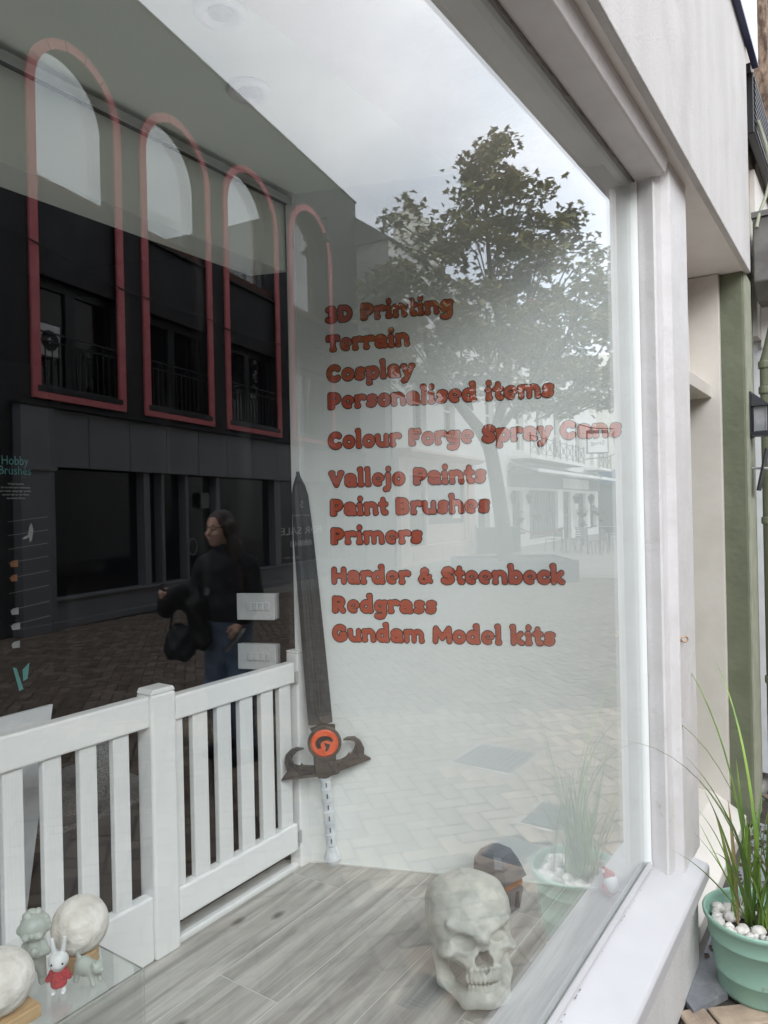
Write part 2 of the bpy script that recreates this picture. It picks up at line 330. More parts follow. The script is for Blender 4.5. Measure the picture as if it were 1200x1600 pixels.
# text -> mesh, laid on a plane (O origin, X reading direction, U up, Nn facing)
def text(name, s, m, parent, O, X, U, Nn, cap, width=None, bold=0, depth=.002, space=1.0, align='LEFT', lift=0, res=3, shear=0):
    cu = bpy.data.curves.new(name, 'FONT'); cu.body = s; cu.size = 1; cu.space_character = space; cu.resolution_u = res; cu.align_x = align; cu.shear = shear
    if bold: cu.bevel_depth = bold; cu.bevel_resolution = 1
    else: cu.extrude = .01
    ob = bpy.data.objects.new(name, cu); col.objects.link(ob)
    dg = bpy.context.evaluated_depsgraph_get(); dg.update()
    me = bpy.data.meshes.new_from_object(ob.evaluated_get(dg)); bpy.data.objects.remove(ob); bpy.data.curves.remove(cu)
    sy = cap/.70
    xs = [v.co.x for v in me.vertices]; x0, x1 = min(xs), max(xs)
    sx = sy if width is None else width/((x1-x0)-2*bold)
    zb = bold if bold else .01
    off = origin(parent) if parent is not None else Vector((0,0,0))
    ax = 0 if align == 'CENTER' else (x0+bold)
    for v in me.vertices:
        c = v.co.copy(); v.co = O + X*((c.x-ax)*sx) + U*(c.y*sy) + Nn*(lift+(c.z+zb)/(2*zb)*depth) - off
    me.name = name; me.materials.clear(); me.materials.append(M[m])
    o = bpy.data.objects.new(name, me); col.objects.link(o)
    if parent is not None: o.parent = parent
    return o

# ------------------------------------------------------------------ signed-distance modelling (surface nets)
def smin(a, b, k):
    h = np.clip(.5+.5*(b-a)/k, 0, 1); return b*(1-h)+a*h-k*h*(1-h)
def smax(a, b, k): return -smin(-a, -b, k)
class SDF:
    def __init__(s, lo, hi, h):
        s.lo = np.array(lo, float); s.h = h
        n_ = [int(math.ceil((b-a)/h))+1 for a, b in zip(lo, hi)]
        ax = [s.lo[i]+np.arange(n_[i])*h for i in range(3)]
        s.X, s.Y, s.Z = np.meshgrid(*ax, indexing='ij'); s.d = np.full(s.X.shape, 9.0)
    def ell(s, c, r, rot=0, tilt=0):
        x, y, z = s.X-c[0], s.Y-c[1], s.Z-c[2]
        if rot: a = math.cos(rot); b = math.sin(rot); x, y = x*a+y*b, -x*b+y*a
        if tilt: a = math.cos(tilt); b = math.sin(tilt); x, z = x*a+z*b, -x*b+z*a
        k = np.sqrt((x/r[0])**2+(y/r[1])**2+(z/r[2])**2)
        k2 = np.sqrt((x/r[0]**2)**2+(y/r[1]**2)**2+(z/r[2]**2)**2)+1e-9
        return k*(k-1)/k2
    def cap(s, a, b, ra, rb=None):
        rb = ra if rb is None else rb
        a = np.array(a, float); b = np.array(b, float); ba = b-a; L2 = float(ba@ba)+1e-12
        px, py, pz = s.X-a[0], s.Y-a[1], s.Z-a[2]
        t = np.clip((px*ba[0]+py*ba[1]+pz*ba[2])/L2, 0, 1)
        return np.sqrt((px-t*ba[0])**2+(py-t*ba[1])**2+(pz-t*ba[2])**2)-(ra+(rb-ra)*t)
    def bx(s, c, hh, r=0):
        q = [np.abs(a-c[i])-(hh[i]-r) for i, a in enumerate((s.X, s.Y, s.Z))]
        return np.sqrt(sum(np.maximum(a, 0)**2 for a in q))+np.minimum(np.maximum(np.maximum(q[0], q[1]), q[2]), 0)-r
    def add(s, d, k=.01): s.d = smin(s.d, d, k); return s
    def sub(s, d, k=.006): s.d = smax(s.d, -d, k); return s
    def mesh(s):
        v = s.d; sh = v.shape; ins = v < 0
        acc = np.zeros((sh[0]-1, sh[1]-1, sh[2]-1, 3)); cnt = np.zeros((sh[0]-1, sh[1]-1, sh[2]-1))
        def sl(a, o): return a[o[0]:sh[0]-1+o[0], o[1]:sh[1]-1+o[1], o[2]:sh[2]-1+o[2]]
        for ax in range(3):
            o1, o2 = [i for i in range(3) if i != ax]
            for i in (0, 1):
                for j in (0, 1):
                    a = [0,0,0]; a[o1] = i; a[o2] = j; b_ = list(a); b_[ax] = 1
                    va, vb = sl(v, a), sl(v, b_); cr_ = (va < 0) != (vb < 0)
                    t_ = np.where(cr_, va/(va-vb+1e-12), 0)
                    for q in range(3):
                        p = t_ if q == ax else float(a[q])
                        acc[..., q] += np.where(cr_, p, 0)
                    cnt += cr_
        act = cnt > 0; idx = -np.ones(act.shape, int); idx[act] = np.arange(act.sum())
        ci = np.argwhere(act); pos = (ci + acc[act]/cnt[act][:, None])*s.h + s.lo
        faces = []
        for ax in range(3):
            o1, o2 = [(1,2),(2,0),(0,1)][ax]
            a = [slice(1,-1)]*3; a[ax] = slice(0, sh[ax]-1); b_ = list(a); b_[ax] = slice(1, sh[ax])
            va, vb = ins[tuple(a)], ins[tuple(b_)]
            for flip in (False, True):
                ch = (va & ~vb) if not flip else (~va & vb)
                w_ = np.argwhere(ch)
                if len(w_) == 0: continue
                base = w_.copy()
                for q in range(3):
                    if q != ax: base[:, q] += 1
                def g(d1, d2):
                    c_ = base.copy(); c_[:, o1] -= d1; c_[:, o2] -= d2; return idx[c_[:,0], c_[:,1], c_[:,2]]
                q4 = np.stack([g(1,1), g(0,1), g(0,0), g(1,0)], 1)
                if flip: q4 = q4[:, ::-1]
                faces.append(q4)
        F = np.concatenate(faces); F = F[(F >= 0).all(1)]
        return pos, F
    def build(s, name, m, parent=None, xf=None):
        """local metres -> xf(point) in world -> relative to the parent; without xf the mesh stays local to its parent"""
        pos, F = s.mesh()
        if xf is not None:
            off = origin(parent) if parent is not None else Vector((0,0,0))
            pos = [tuple(xf(*p)-off) for p in pos]
        else: pos = pos.tolist()
        me = bpy.data.meshes.new(name); me.from_pydata(pos, [], F.tolist())
        b = bmesh.new(); b.from_mesh(me); bmesh.ops.recalc_face_normals(b, faces=b.faces); b.to_mesh(me); b.free()
        me.polygons.foreach_set('use_smooth', [True]*len(me.polygons)); me.materials.append(M[m])
        o = bpy.data.objects.new(name, me); col.objects.link(o)
        if parent is not None: o.parent = parent
        return o

# ================================================================== THE SHOP FRONT
ST = 'structure'
ZF = .30       # display floor
SILL = .395
shop = empty('shop_building', (2.69, -.152, 0), 'white rendered shop front with a large glazed window and white sill', 'building')
# ground sheets
MB().box(-300, 300, -300, 300, -.6, -.05).build('ground', 'paving_far').__setitem__('kind', ST)
# stall riser, sill
MB().prism([(-.118,0),(.30,0),(.30,.298),(-.118,.298)], -6, 2.66, 'x').build('stall_riser', 'render_white', shop)
MB().prism([(.012,.392),(-.145,.354),(-.152,.347),(-.152,.302),(.012,.302)], -3.5, 2.69, 'x').build('sill', 'sill_paint', shop, bevel=.004)
# glazing bead + putty line along the foot of the glass
MB().prism([(-.014,.3975),(-.002,.3975),(-.002,.408),(-.007,.410)], -3.1, 2.497, 'x').build('glazing_bead', 'sill_paint', shop)
pane = MB().box(-3.1, 2.5, 0, .006, .397, 2.682).build('window_pane', 'glass_outer', shop)  # glazing extended out of view to the left to admit more daylight
sp = MB(); sp.box(-3.1, 2.5, .007, .019, .397, .406); sp.box(-3.1, 2.5, .007, .019, 2.674, 2.682); sp.box(2.492, 2.4995, .007, .019, .4065, 2.6735)
sp.build('glazing_spacer', 'spacer', shop)
g = MB(); g.box(2.4965, 2.5005, -.006, -.0005, .41, 2.682); g.box(-3.1, 2.496, -.006, -.0005, 2.678, 2.6815); g.build('gasket', 'gasket', shop)
# frame head with its step, moulded mullion
MB().prism([(.045,2.684),(-.095,2.684),(-.1,2.689),(-.108,2.72),(-.108,2.745),(.045,2.745)], -3.5, 2.5, 'x').build('frame_head', 'white_paint', shop, bevel=.003)
MB().prism([(2.5012,.045),(2.5012,-.004),(2.486,-.06),(2.490,-.066),(2.520,-.070),(2.538,-.074),(2.546,-.096),(2.551,-.101),(2.795,-.101),(2.80,-.096),(2.80,.30),(2.5012,.30)], .358, 2.746, 'z').build('mullion', 'white_paint', shop, bevel=.0015)
MB().box(-3.45, -3.1, -.10, .28, .36, 2.746).build('mullion', 'white_paint', shop)
chip = MB(); rc = random.Random(17)
for i in range(16):
    x = 2.49-abs(rc.gauss(0,.7)); w_ = rc.uniform(.002,.012); y = rc.choice([-.0155,-.017]); z0 = SILL-.0008-(.012-y)*.2427*.94
    chip.add([(x,y,z0+.0012),(x+w_,y-.0012,z0+.0010),(x+w_*.8,y-.004*rc.random()-.001,z0+.0004),(x+w_*.2,y-.003*rc.random()-.001,z0+.0004)], [(0,1,2,3)])
o = chip.build('paint_chips', 'gasket', shop, recalc=False); o['kind'] = 'stuff'
# soffit and rendered fascia above
MB().box(-6, 4.0, -.13, .5, 2.748, 2.80).build('soffit', 'soffit_paint', shop)
MB().box(-6, 4.02, -.155, -.13, 2.744, 7.2).build('fascia', 'render_white', shop, bevel=.004)
MB().box(-6, 4.0, -.13, 6.2, 2.801, 7.2).build('upper_storey', 'render_white', shop)
MB().box(-6, -3.45, -.06, .28, .30, 2.746).build('wall', 'render_white', shop)
# door recess beside the window
MB().box(2.801, 3.965, .30, .36, .10, 2.745).build('door', 'green_paint', shop)
MB().box(3.93, 3.968, -.02, .299, .0, 2.745).build('door_jamb', 'cream_paint', shop, bevel=.003)
MB().box(2.801, 3.929, .02, .16, 2.13, 2.19).build('transom', 'cream_paint', shop, bevel=.003)
MB().box(2.801, 3.929, .12, .15, 2.191, 2.745).build('transom_panel', 'soffit_paint', shop)
MB().box(2.801, 3.929, .17, .2, .17, 2.129).build('door_frame', 'green_paint', shop)
MB().prism([(-.095,0),(.29,0),(.29,.16),(.05,.15),(-.095,.06)], 2.801, 3.929, 'x').build('door_step', 'cream_paint', shop, bevel=.004)
# green pilaster
MB().prism([(3.97,.2),(3.97,-.118),(3.974,-.124),(4.20,-.124),(4.20,.2)], 0, 2.747, 'z').build('pilaster', 'green_paint', shop, bevel=.002)
MB().box(3.985, 4.196, -.131, -.1245, 0, 2.744).build('lit_pilaster_face', 'pale_green', shop)  # light on the pilaster front painted in as a paler green strip
# eye hook
eye = empty('eye_hook', (2.568, -.101, 1.146), 'rusty brass screw eye in the white window mullion', 'hook')
t_ = [(2.568+.011*math.cos(a), -.118+.0, 1.146+.0085*math.sin(a)) for a in [i*math.pi/8 for i in range(17)]]
t_ = [(p[0], -.115+.006*math.sin(i), p[2]) for i, p in enumerate(t_)]
MB().tube([(2.568+.007*math.cos(i*math.pi/8), -.112-.009*math.cos(i*math.pi/8), 1.146+.0095*math.sin(i*math.pi/8)) for i in range(17)], .0026, 6).build('ring', 'brass', eye, smooth=True)
MB().tube([(2.56, -.098, 1.146), (2.562, -.106, 1.146)], .003, 6).build('shank', 'brass', eye)
# sign board overhanging the fascia
sb = empty('sign_board', (3.9, -.16, 3.875), 'white sign board with a thin navy edge fixed high on the rendered fascia', 'sign')
MB().box(2.2, 4.235, -.185, -.157, 3.88, 4.9).build('panel', 'board_white', sb)
MB().box(2.2, 4.24, -.186, -.156, 3.866, 3.8795).build('edge_trim', 'navy', sb)

# ---- what stands beyond the shop on the same side of the street
nb = empty('neighbour_building', (4.3, -.1, 0), 'pale neighbouring shop front beyond the green pilaster', 'building')
MB().box(4.201, 4.62, -.085, .2, 0, 3.3).build('wall', 'pale_green', nb)
MB().box(4.78, 5.05, -.125, .2, 0, 2.55).build('pilaster', 'board_white', nb, bevel=.004)
MB().box(4.621, 12, -.11, .3, 2.55, 3.5).build('fascia', 'cream_paint', nb)
MB().prism([(-.112,2.5),(-.30,2.66),(-.30,2.72),(-.112,2.78)], 4.75, 12, 'x').build('cornice', 'soffit_paint', nb)
MB().box(5.051, 12, -.02, .0, .75, 2.5).build('window_pane', 'dark_glass', nb)
MB().prism([(-.02,.75),(-.16,.70),(-.16,.62),(-.02,.62)], 5.051, 12, 'x').build('sill', 'board_white', nb)
MB().box(5.051, 12, -.10, .0, 0, .619).build('stall_riser', 'board_white', nb)
MB().box(5.6, 5.68, -.06, -.021, .751, 2.5).build('window_frame', 'board_white', nb)
MB().box(4.90, 5.15, -.16, .3, 3.75, 9).build('stone_pier', 'stone_rough', nb)
MB().box(4.1, 4.90, -.085, .4, 3.301, 9).build('upper_wall', 'stone_pale', nb)
MB().box(5.151, 12, -.10, .3, 3.51, 9).build('upper_wall', 'cream_wall', nb)
MB().box(12.001, 40, -.25, .3, 0, 10).build('side_wall', 'town_white', nb)
aw = empty('shop_awning', (4.75, -.12, 3.6), 'black ribbed awning box above the neighbouring shop', 'awning')
MB().box(4.25, 8, -.160, -.118, 3.54, 3.86).build('cassette', 'black_metal', aw, bevel=.006)
MB().box(4.23, 8, -.150, -.086, 3.861, 3.90).build('top_board', 'lead', aw)
a_ = MB()
for i in range(9): a_.box(4.252, 8, -.166, -.1605, 3.56+i*.032, 3.575+i*.032)
a_.build('canopy', 'black_metal', aw)
hp = empty('rainwater_pipe', (4.5, -.2, 0), 'green downpipe under a weathered grey hopper beside the green pilaster', 'drainpipe')
MB().prism([(4.33,3.12),(4.70,3.12),(4.70,2.78),(4.60,2.70),(4.43,2.70),(4.33,2.78)], -.30, -.13, 'y').build('hopper', 'lead', hp, bevel=.008)
MB().box(4.32, 4.71, -.31, -.125, 3.12, 3.15).build('hopper_rim', 'lead', hp)
pp = MB(); pp.tube([(4.515,-.21,2.71),(4.515,-.21,2.62),(4.50,-.175,2.45),(4.50,-.155,2.38),(4.50,-.155,.05)], .026, 14, cap=True); pp.build('pipe', 'green_paint', hp, smooth=True)
for z in (2.36, 2.22, 1.50, .62):
    MB().lathe([(.032,z-.02),(.034,z-.014),(.034,z+.014),(.032,z+.02)], (4.50,-.155,0), 16).build('collar', 'green_paint', hp)
MB().tube([(4.30,-.17,3.62),(4.34,-.20,3.5),(4.37,-.215,3.4),(4.41,-.21,3.33),(4.385,-.19,3.24),(4.33,-.165,3.14),(4.28,-.155,3.05)], .009, 8).build('cable', 'pale_green').__setitem__('kind', 'x')
cb_ = bpy.data.objects['cable']; del cb_['kind']; tag(cb_, 'loose painted cable curling down above the grey rainwater hopper', 'cable')
ln = empty('wall_lantern', (4.18, -.131, 1.95), 'small black wall lantern with a frosted glass on the green pilaster', 'lantern')
lx, lz, lk = 4.10, 1.935, 1.0
MB().box(lx-.045, lx+.045, -.140, -.132, lz-.005, lz+.225).build('back_plate', 'lantern_black', ln)
MB().hexa([(lx-.055,-.225,lz+.15),(lx+.055,-.225,lz+.15),(lx+.055,-.141,lz+.15),(lx-.055,-.141,lz+.15),(lx-.03,-.150,lz+.215),(lx+.03,-.150,lz+.215),(lx+.03,-.141,lz+.215),(lx-.03,-.141,lz+.215)]).build('roof', 'lantern_black', ln)
MB().box(lx-.03, lx+.03, -.205, -.15, lz+.025, lz+.149).build('lamp_glass', 'lantern_glass', ln)
l_ = MB(); l_.box(lx-.05, lx+.05, -.222, -.141, lz, lz+.02)
for dx in (-.042, .036):
    for dy in (-.215, -.150): l_.box(lx+dx, lx+dx+.006, dy, dy+.006, lz+.0205, lz+.1495)
l_.build('cage', 'lantern_black', ln)
dh = empty('door_knocker', (4.10, -.131, 1.75), 'tilted black panel on a steel bracket under the wall lantern', 'bracket')
MB().hexa([(4.05,-.165,1.66),(4.16,-.165,1.66),(4.16,-.155,1.66),(4.05,-.155,1.66),(4.05,-.205,1.87),(4.16,-.205,1.87),(4.16,-.197,1.87),(4.05,-.197,1.87)]).build('panel', 'black_metal', dh)
MB().tube([(4.10,-.132,1.775),(4.10,-.215,1.77)], .006, 8).build('rod', 'spacer', dh)
MB().lathe([(.001,-.006),(.010,-.004),(.010,.004),(.001,.006)], (4.10,-.215,1.77), 10, axis='y').build('knob', 'spacer', dh)
dh.name = 'sign_bracket'

# ================================================================== INSIDE THE SHOP
C0 = (2.039, 1.147); WD = (.356, -.934)
SW = Frame(C0, WD, mirror=False)      # side wall: s towards the street glass, off towards the camera side
fl = MB().box(-3.2, 2.62, .028, 1.21, .2, ZF-.0012).build('display_floor', 'grout'); fl['kind'] = ST
# planks with joints
rows = [(.035,.247),(.25,.465),(.468,.682),(.685,.902),(.905,1.119)]
joints = [[-2.2,-.9,.35,1.62],[-1.5,-.3,.9,2.15],[-2.0,-.6,.75,2.05],[-1.4,-.2,.2,1.411],[-2.4,-1.0,.62,1.96]]
def wall_x(y): return C0[0] + (y-C0[1])*WD[0]/WD[1]
for (y0, y1), js in zip(rows, joints):
    xs = [-3.1]+js+[9]
    for a, b2 in zip(xs[:-1], xs[1:]):
        e0 = min(b2-.0018, wall_x(y0)-.006); e1 = min(b2-.0018, wall_x(y1)-.006)
        if min(e0, e1) <= a+.02: continue
        MB().hexa([(a+.0018,y0,ZF-.0011),(e0,y0,ZF-.0011),(e1,y1-.0005,ZF-.0011),(a+.0018,y1-.0005,ZF-.0011),(a+.0018,y0,ZF),(e0,y0,ZF),(e1,y1-.0005,ZF),(a+.0018,y1-.0005,ZF)]).build('plank', 'oak', fl)
# side wall (white) and what lies behind the fence
sw = MB(SW).box(.0, 1.24, -.08, 0, .2, 2.9).build('side_wall', 'wall_white'); sw['kind'] = ST
MB(SW).box(.0, .034, .0005, .012, ZF, 2.79).build('corner_trim', 'fence_white', sw, bevel=.002)
MB(SW).box(.05, 1.225, .0005, .004, ZF+.0005, ZF+.006).build('floor_bead', 'grout', sw)
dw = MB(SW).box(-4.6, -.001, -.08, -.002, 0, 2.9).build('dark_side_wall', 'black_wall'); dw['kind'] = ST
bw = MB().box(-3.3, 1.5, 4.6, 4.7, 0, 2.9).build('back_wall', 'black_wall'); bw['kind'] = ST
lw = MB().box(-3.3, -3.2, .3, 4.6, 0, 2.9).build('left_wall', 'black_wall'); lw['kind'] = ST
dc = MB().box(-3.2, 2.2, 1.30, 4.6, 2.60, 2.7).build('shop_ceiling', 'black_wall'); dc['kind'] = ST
cl = MB().box(-3.2, 2.62, .03, 1.30, 2.785, 2.80).build('display_ceiling', 'ceiling_pale'); cl['kind'] = ST
bh = MB().box(-3.2, 2.08, 1.155, 1.29, 2.50, 2.784).build('bulkhead', 'ceiling_pale'); bh['kind'] = ST
tr = empty('ceiling_track', (1, 1.13, 2.75), 'dark metal curtain track along the top of the pale bulkhead', 'track')
MB().box(-3.1, 2.03, 1.120, 1.150, 2.745, 2.757).build('rail', 'steel_dark', tr)
MB().box(-3.1, 2.03, 1.112, 1.119, 2.738, 2.763).build('rail_lip', 'spacer', tr)
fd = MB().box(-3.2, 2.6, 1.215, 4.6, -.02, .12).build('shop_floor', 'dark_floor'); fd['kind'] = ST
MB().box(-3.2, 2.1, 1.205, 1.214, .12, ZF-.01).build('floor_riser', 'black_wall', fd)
for i, (x, y) in enumerate([(1.204,.60),(1.473,.773),(2.331,.13)]):
    q = empty('downlight', (x, y, 2.783), ['round recessed ceiling downlight furthest left in the shop window', 'round recessed ceiling downlight in the middle of the three', 'round recessed ceiling downlight in the window corner by the frame'][i], 'downlight', 'downlights in the display ceiling')
    MB().lathe([(.0,0),(.062,0),(.064,-.004),(.058,-.011),(.040,-.012),(.036,-.002),(.0,-.002)], (x,y,2.784), 28).build('bezel', 'fence_white', q, smooth=True)
    MB().lathe([(.0,0),(.030,-.001),(.026,-.006),(.0,-.008)], (x,y,2.781), 20).build('lamp', 'spacer', q, smooth=True)

from mathutils.geometry import tessellate_polygon
# ------------------------------------------------------------------ chunky rounded lettering drawn from strokes
def _arc(cx_, cy_, rx, ry, a0, a1, n_=14): return [(cx_+rx*math.cos(R(a0+(a1-a0)*i/n_)), cy_+ry*math.sin(R(a0+(a1-a0)*i/n_))) for i in range(n_+1)]
# x-height 1, skeleton lines; default stroke radius .19; entries: (advance, [(polyline, radius)...])
SR = .185
def _o(cx_=.56, cy_=.5, rx=.34, ry=.31): return (_arc(cx_, cy_, rx, ry, 0, 360, 26), SR)
GL = {
 'o': (1.12, [_o()]),
 'e': (1.10, [([(.26,.43),(.90,.45)], .065), (_arc(.56,.5,.355,.325,14,292,24), .158)]),
 'a': (1.16, [(_arc(.50,.36,.28,.19,0,360,20), .165), ([(.86,.18),(.88,.62)], SR), (_arc(.54,.60,.34,.23,0,150,12), SR), ([(.88,.18),(.98,.17)], .16)]),
 'c': (1.02, [(_arc(.56,.5,.34,.31,45,315,22), SR+.01)]),
 's': (.98, [([(.76,.74),(.56,.81),(.32,.76),(.28,.64),(.42,.55),(.62,.47),(.72,.36),(.66,.24),(.46,.18),(.22,.25)], .18)]),
 'n': (1.24, [([(.26,.18),(.26,.80)], SR), ([(.16,.80),(.26,.80)], .17), (_arc(.62,.52,.34,.30,150,0,12), SR), ([(.96,.52),(.96,.18)], SR), ([(.96,.18),(1.04,.17)], .16), ([(.2,.17),(.32,.17)], .17)]),
 'm': (1.78, [([(.26,.18),(.26,.80)], SR), ([(.16,.80),(.26,.80)], .17), (_arc(.56,.56,.30,.26,150,0,10), .175), ([(.86,.56),(.86,.18)], .175), (_arc(1.17,.56,.30,.26,150,0,10), .175), ([(1.47,.56),(1.47,.18)], SR), ([(1.47,.18),(1.55,.17)], .16)]),
 'r': (.96, [([(.26,.18),(.26,.80)], SR), ([(.16,.80),(.26,.80)], .17), (_arc(.62,.52,.34,.30,150,55,8), .20), ([(.2,.17),(.36,.17)], .17)]),
 'i': (.62, [([(.30,.18),(.30,.76)], SR), ([(.18,.79),(.30,.79)], .17), ([(.2,.17),(.40,.17)], .17), ([(.30,1.24),(.301,1.241)], .20)]),
 'j': (.64, [([(.34,.80),(.34,-.05),(.26,-.20),(.06,-.22)], SR), ([(.22,.79),(.34,.79)], .17), ([(.34,1.24),(.341,1.241)], .20)]),
 'l': (.62, [([(.30,.18),(.30,1.28)], SR), ([(.2,1.28),(.30,1.28)], .17), ([(.24,.17),(.40,.17)], .17)]),
 't': (.80, [([(.38,1.12),(.38,.36),(.46,.20),(.62,.19)], SR), ([(.16,.80),(.64,.80)], .165)]),
 'd': (1.20, [(_arc(.52,.5,.31,.31,0,360,22), SR), ([(.88,1.28),(.88,.18)], SR), ([(.76,1.28),(.88,1.28)], .17), ([(.88,.17),(.98,.17)], .16)]),
 'b': (1.16, [(_arc(.62,.5,.32,.31,0,360,22), SR), ([(.26,1.28),(.26,.22)], SR), ([(.16,1.28),(.26,1.28)], .17)]),
 'h': (1.24, [([(.26,1.28),(.26,.18)], SR), ([(.16,1.28),(.26,1.28)], .17), (_arc(.62,.52,.34,.30,150,0,12), SR), ([(.96,.52),(.96,.18)], SR), ([(.96,.18),(1.04,.17)], .16), ([(.2,.17),(.32,.17)], .17)]),
 'k': (1.16, [([(.26,1.28),(.26,.18)], SR), ([(.16,1.28),(.26,1.28)], .17), ([(.84,.80),(.42,.48),(.86,.18)], .18), ([(.86,.18),(.94,.17)], .16)]),
 'p': (1.16, [(_arc(.62,.5,.32,.31,0,360,22), SR), ([(.26,.80),(.26,-.22)], SR), ([(.16,.80),(.26,.80)], .17), ([(.2,-.22),(.36,-.22)], .17)]),
 'g': (1.16, [(_arc(.50,.54,.29,.27,0,360,22), .175), ([(.86,.80),(.86,-.02),(.74,-.20),(.48,-.25),(.24,-.18)], SR), ([(.86,.80),(.98,.82)], .15)]),
 'y': (1.14, [([(.24,.80),(.54,.22)], SR), ([(.90,.80),(.56,.10),(.38,-.18),(.20,-.21)], SR), ([(.14,.82),(.34,.82)], .16), ([(.80,.82),(1.0,.82)], .16)]),
 'u': (1.24, [([(.26,.80),(.26,.46)], SR), (_arc(.60,.46,.34,.28,180,330,12), SR), ([(.94,.80),(.94,.18)], SR), ([(.16,.80),(.26,.80)], .17), ([(.94,.18),(1.04,.17)], .16)]),
 'P': (1.22, [([(.28,1.06),(.28,.20)], .21), (_arc(.62,.80,.36,.26,90,-90,14), SR), ([(.28,1.06),(.62,1.06)], SR), ([(.30,.54),(.62,.54)], SR), ([(.22,.18),(.46,.18)], .17)]),
 'R': (1.32, [([(.28,1.06),(.28,.20)], .21), (_arc(.62,.82,.34,.24,90,-90,14), SR), ([(.28,1.06),(.62,1.06)], SR), ([(.30,.58),(.62,.58)], .17), ([(.62,.56),(.98,.18)], .20), ([(.22,.18),(.40,.18)], .17)]),
 'B': (1.26, [([(.28,1.06),(.28,.20)], .21), (_arc(.60,.85,.32,.21,90,-90,12), .175), (_arc(.62,.41,.36,.22,90,-90,12), .18), ([(.28,1.06),(.60,1.06)], .175), ([(.30,.63),(.60,.63)], .13), ([(.28,.19),(.62,.19)], .18)]),
 'D': (1.34, [([(.28,1.06),(.28,.20)], .21), (_arc(.58,.625,.50,.435,90,-90,18), .20), ([(.28,1.06),(.58,1.06)], .19), ([(.28,.19),(.58,.19)], .19)]),
 'T': (1.20, [([(.20,1.04),(1.02,1.04)], .20), ([(.61,1.04),(.61,.20)], .21), ([(.50,.18),(.74,.18)], .17), ([(.18,1.04),(.18,.90)], .17), ([(1.04,1.04),(1.04,.90)], .17)]),
 'C': (1.28, [(_arc(.68,.625,.46,.44,50,310,24), .21)]),
 'G': (1.36, [(_arc(.68,.625,.46,.44,50,330,24), .21), ([(1.10,.28),(1.10,.56),(.78,.56)], .17)]),
 'S': (1.14, [([(.90,.94),(.66,1.07),(.38,1.02),(.26,.86),(.36,.70),(.62,.60),(.86,.48),(.90,.32),(.74,.20),(.48,.17),(.22,.28)], .20)]),
 'V': (1.32, [([(.24,1.04),(.66,.24)], .22), ([(1.06,1.04),(.66,.24)], .21), ([(.16,1.06),(.38,1.06)], .17), ([(.94,1.06),(1.16,1.06)], .17)]),
 'F': (1.12, [([(.28,1.06),(.28,.20)], .21), ([(.28,1.06),(.90,1.06)], .18), ([(.28,.62),(.76,.62)], .165), ([(.22,.18),(.46,.18)], .17), ([(.94,1.06),(.94,.94)], .15)]),
 'H': (1.40, [([(.28,1.06),(.28,.20)], .21), ([(1.10,1.06),(1.10,.20)], .21), ([(.28,.62),(1.10,.62)], .17)]),
 'M': (1.66, [([(.26,.20),(.30,1.06)], .20), ([(.32,1.06),(.83,.42)], .19), ([(.83,.42),(1.34,1.06)], .19), ([(1.36,1.06),(1.40,.20)], .20)]),
 '3': (1.06, [([(.22,.98),(.42,1.07),(.70,1.04),(.82,.88),(.74,.70),(.48,.64)], .185), ([(.48,.64),(.78,.56),(.88,.38),(.78,.22),(.52,.16),(.20,.24)], .195)]),
 '&': (1.30, [([(1.08,.22),(.84,.36),(.42,.80),(.42,.98),(.60,1.07),(.78,.96),(.72,.80),(.36,.56),(.22,.38),(.32,.20),(.58,.16),(.82,.28),(1.00,.56)], .15)]),
 ' ': (.62, []),
}
def glyph_field(ch, X, Y):
    d = np.full(X.shape, 9.0)
    for pl_, r_ in GL[ch][1]:
        for (x0, y0), (x1, y1) in zip(pl_[:-1], pl_[1:]):
            bx_, by_ = x1-x0, y1-y0; q = bx_*bx_+by_*by_+1e-9
            t_ = np.clip(((X-x0)*bx_+(Y-y0)*by_)/q, 0, 1); d = np.minimum(d, np.sqrt((X-x0-t_*bx_)**2+(Y-y0-t_*by_)**2)-r_)
    return d
_gc = {}
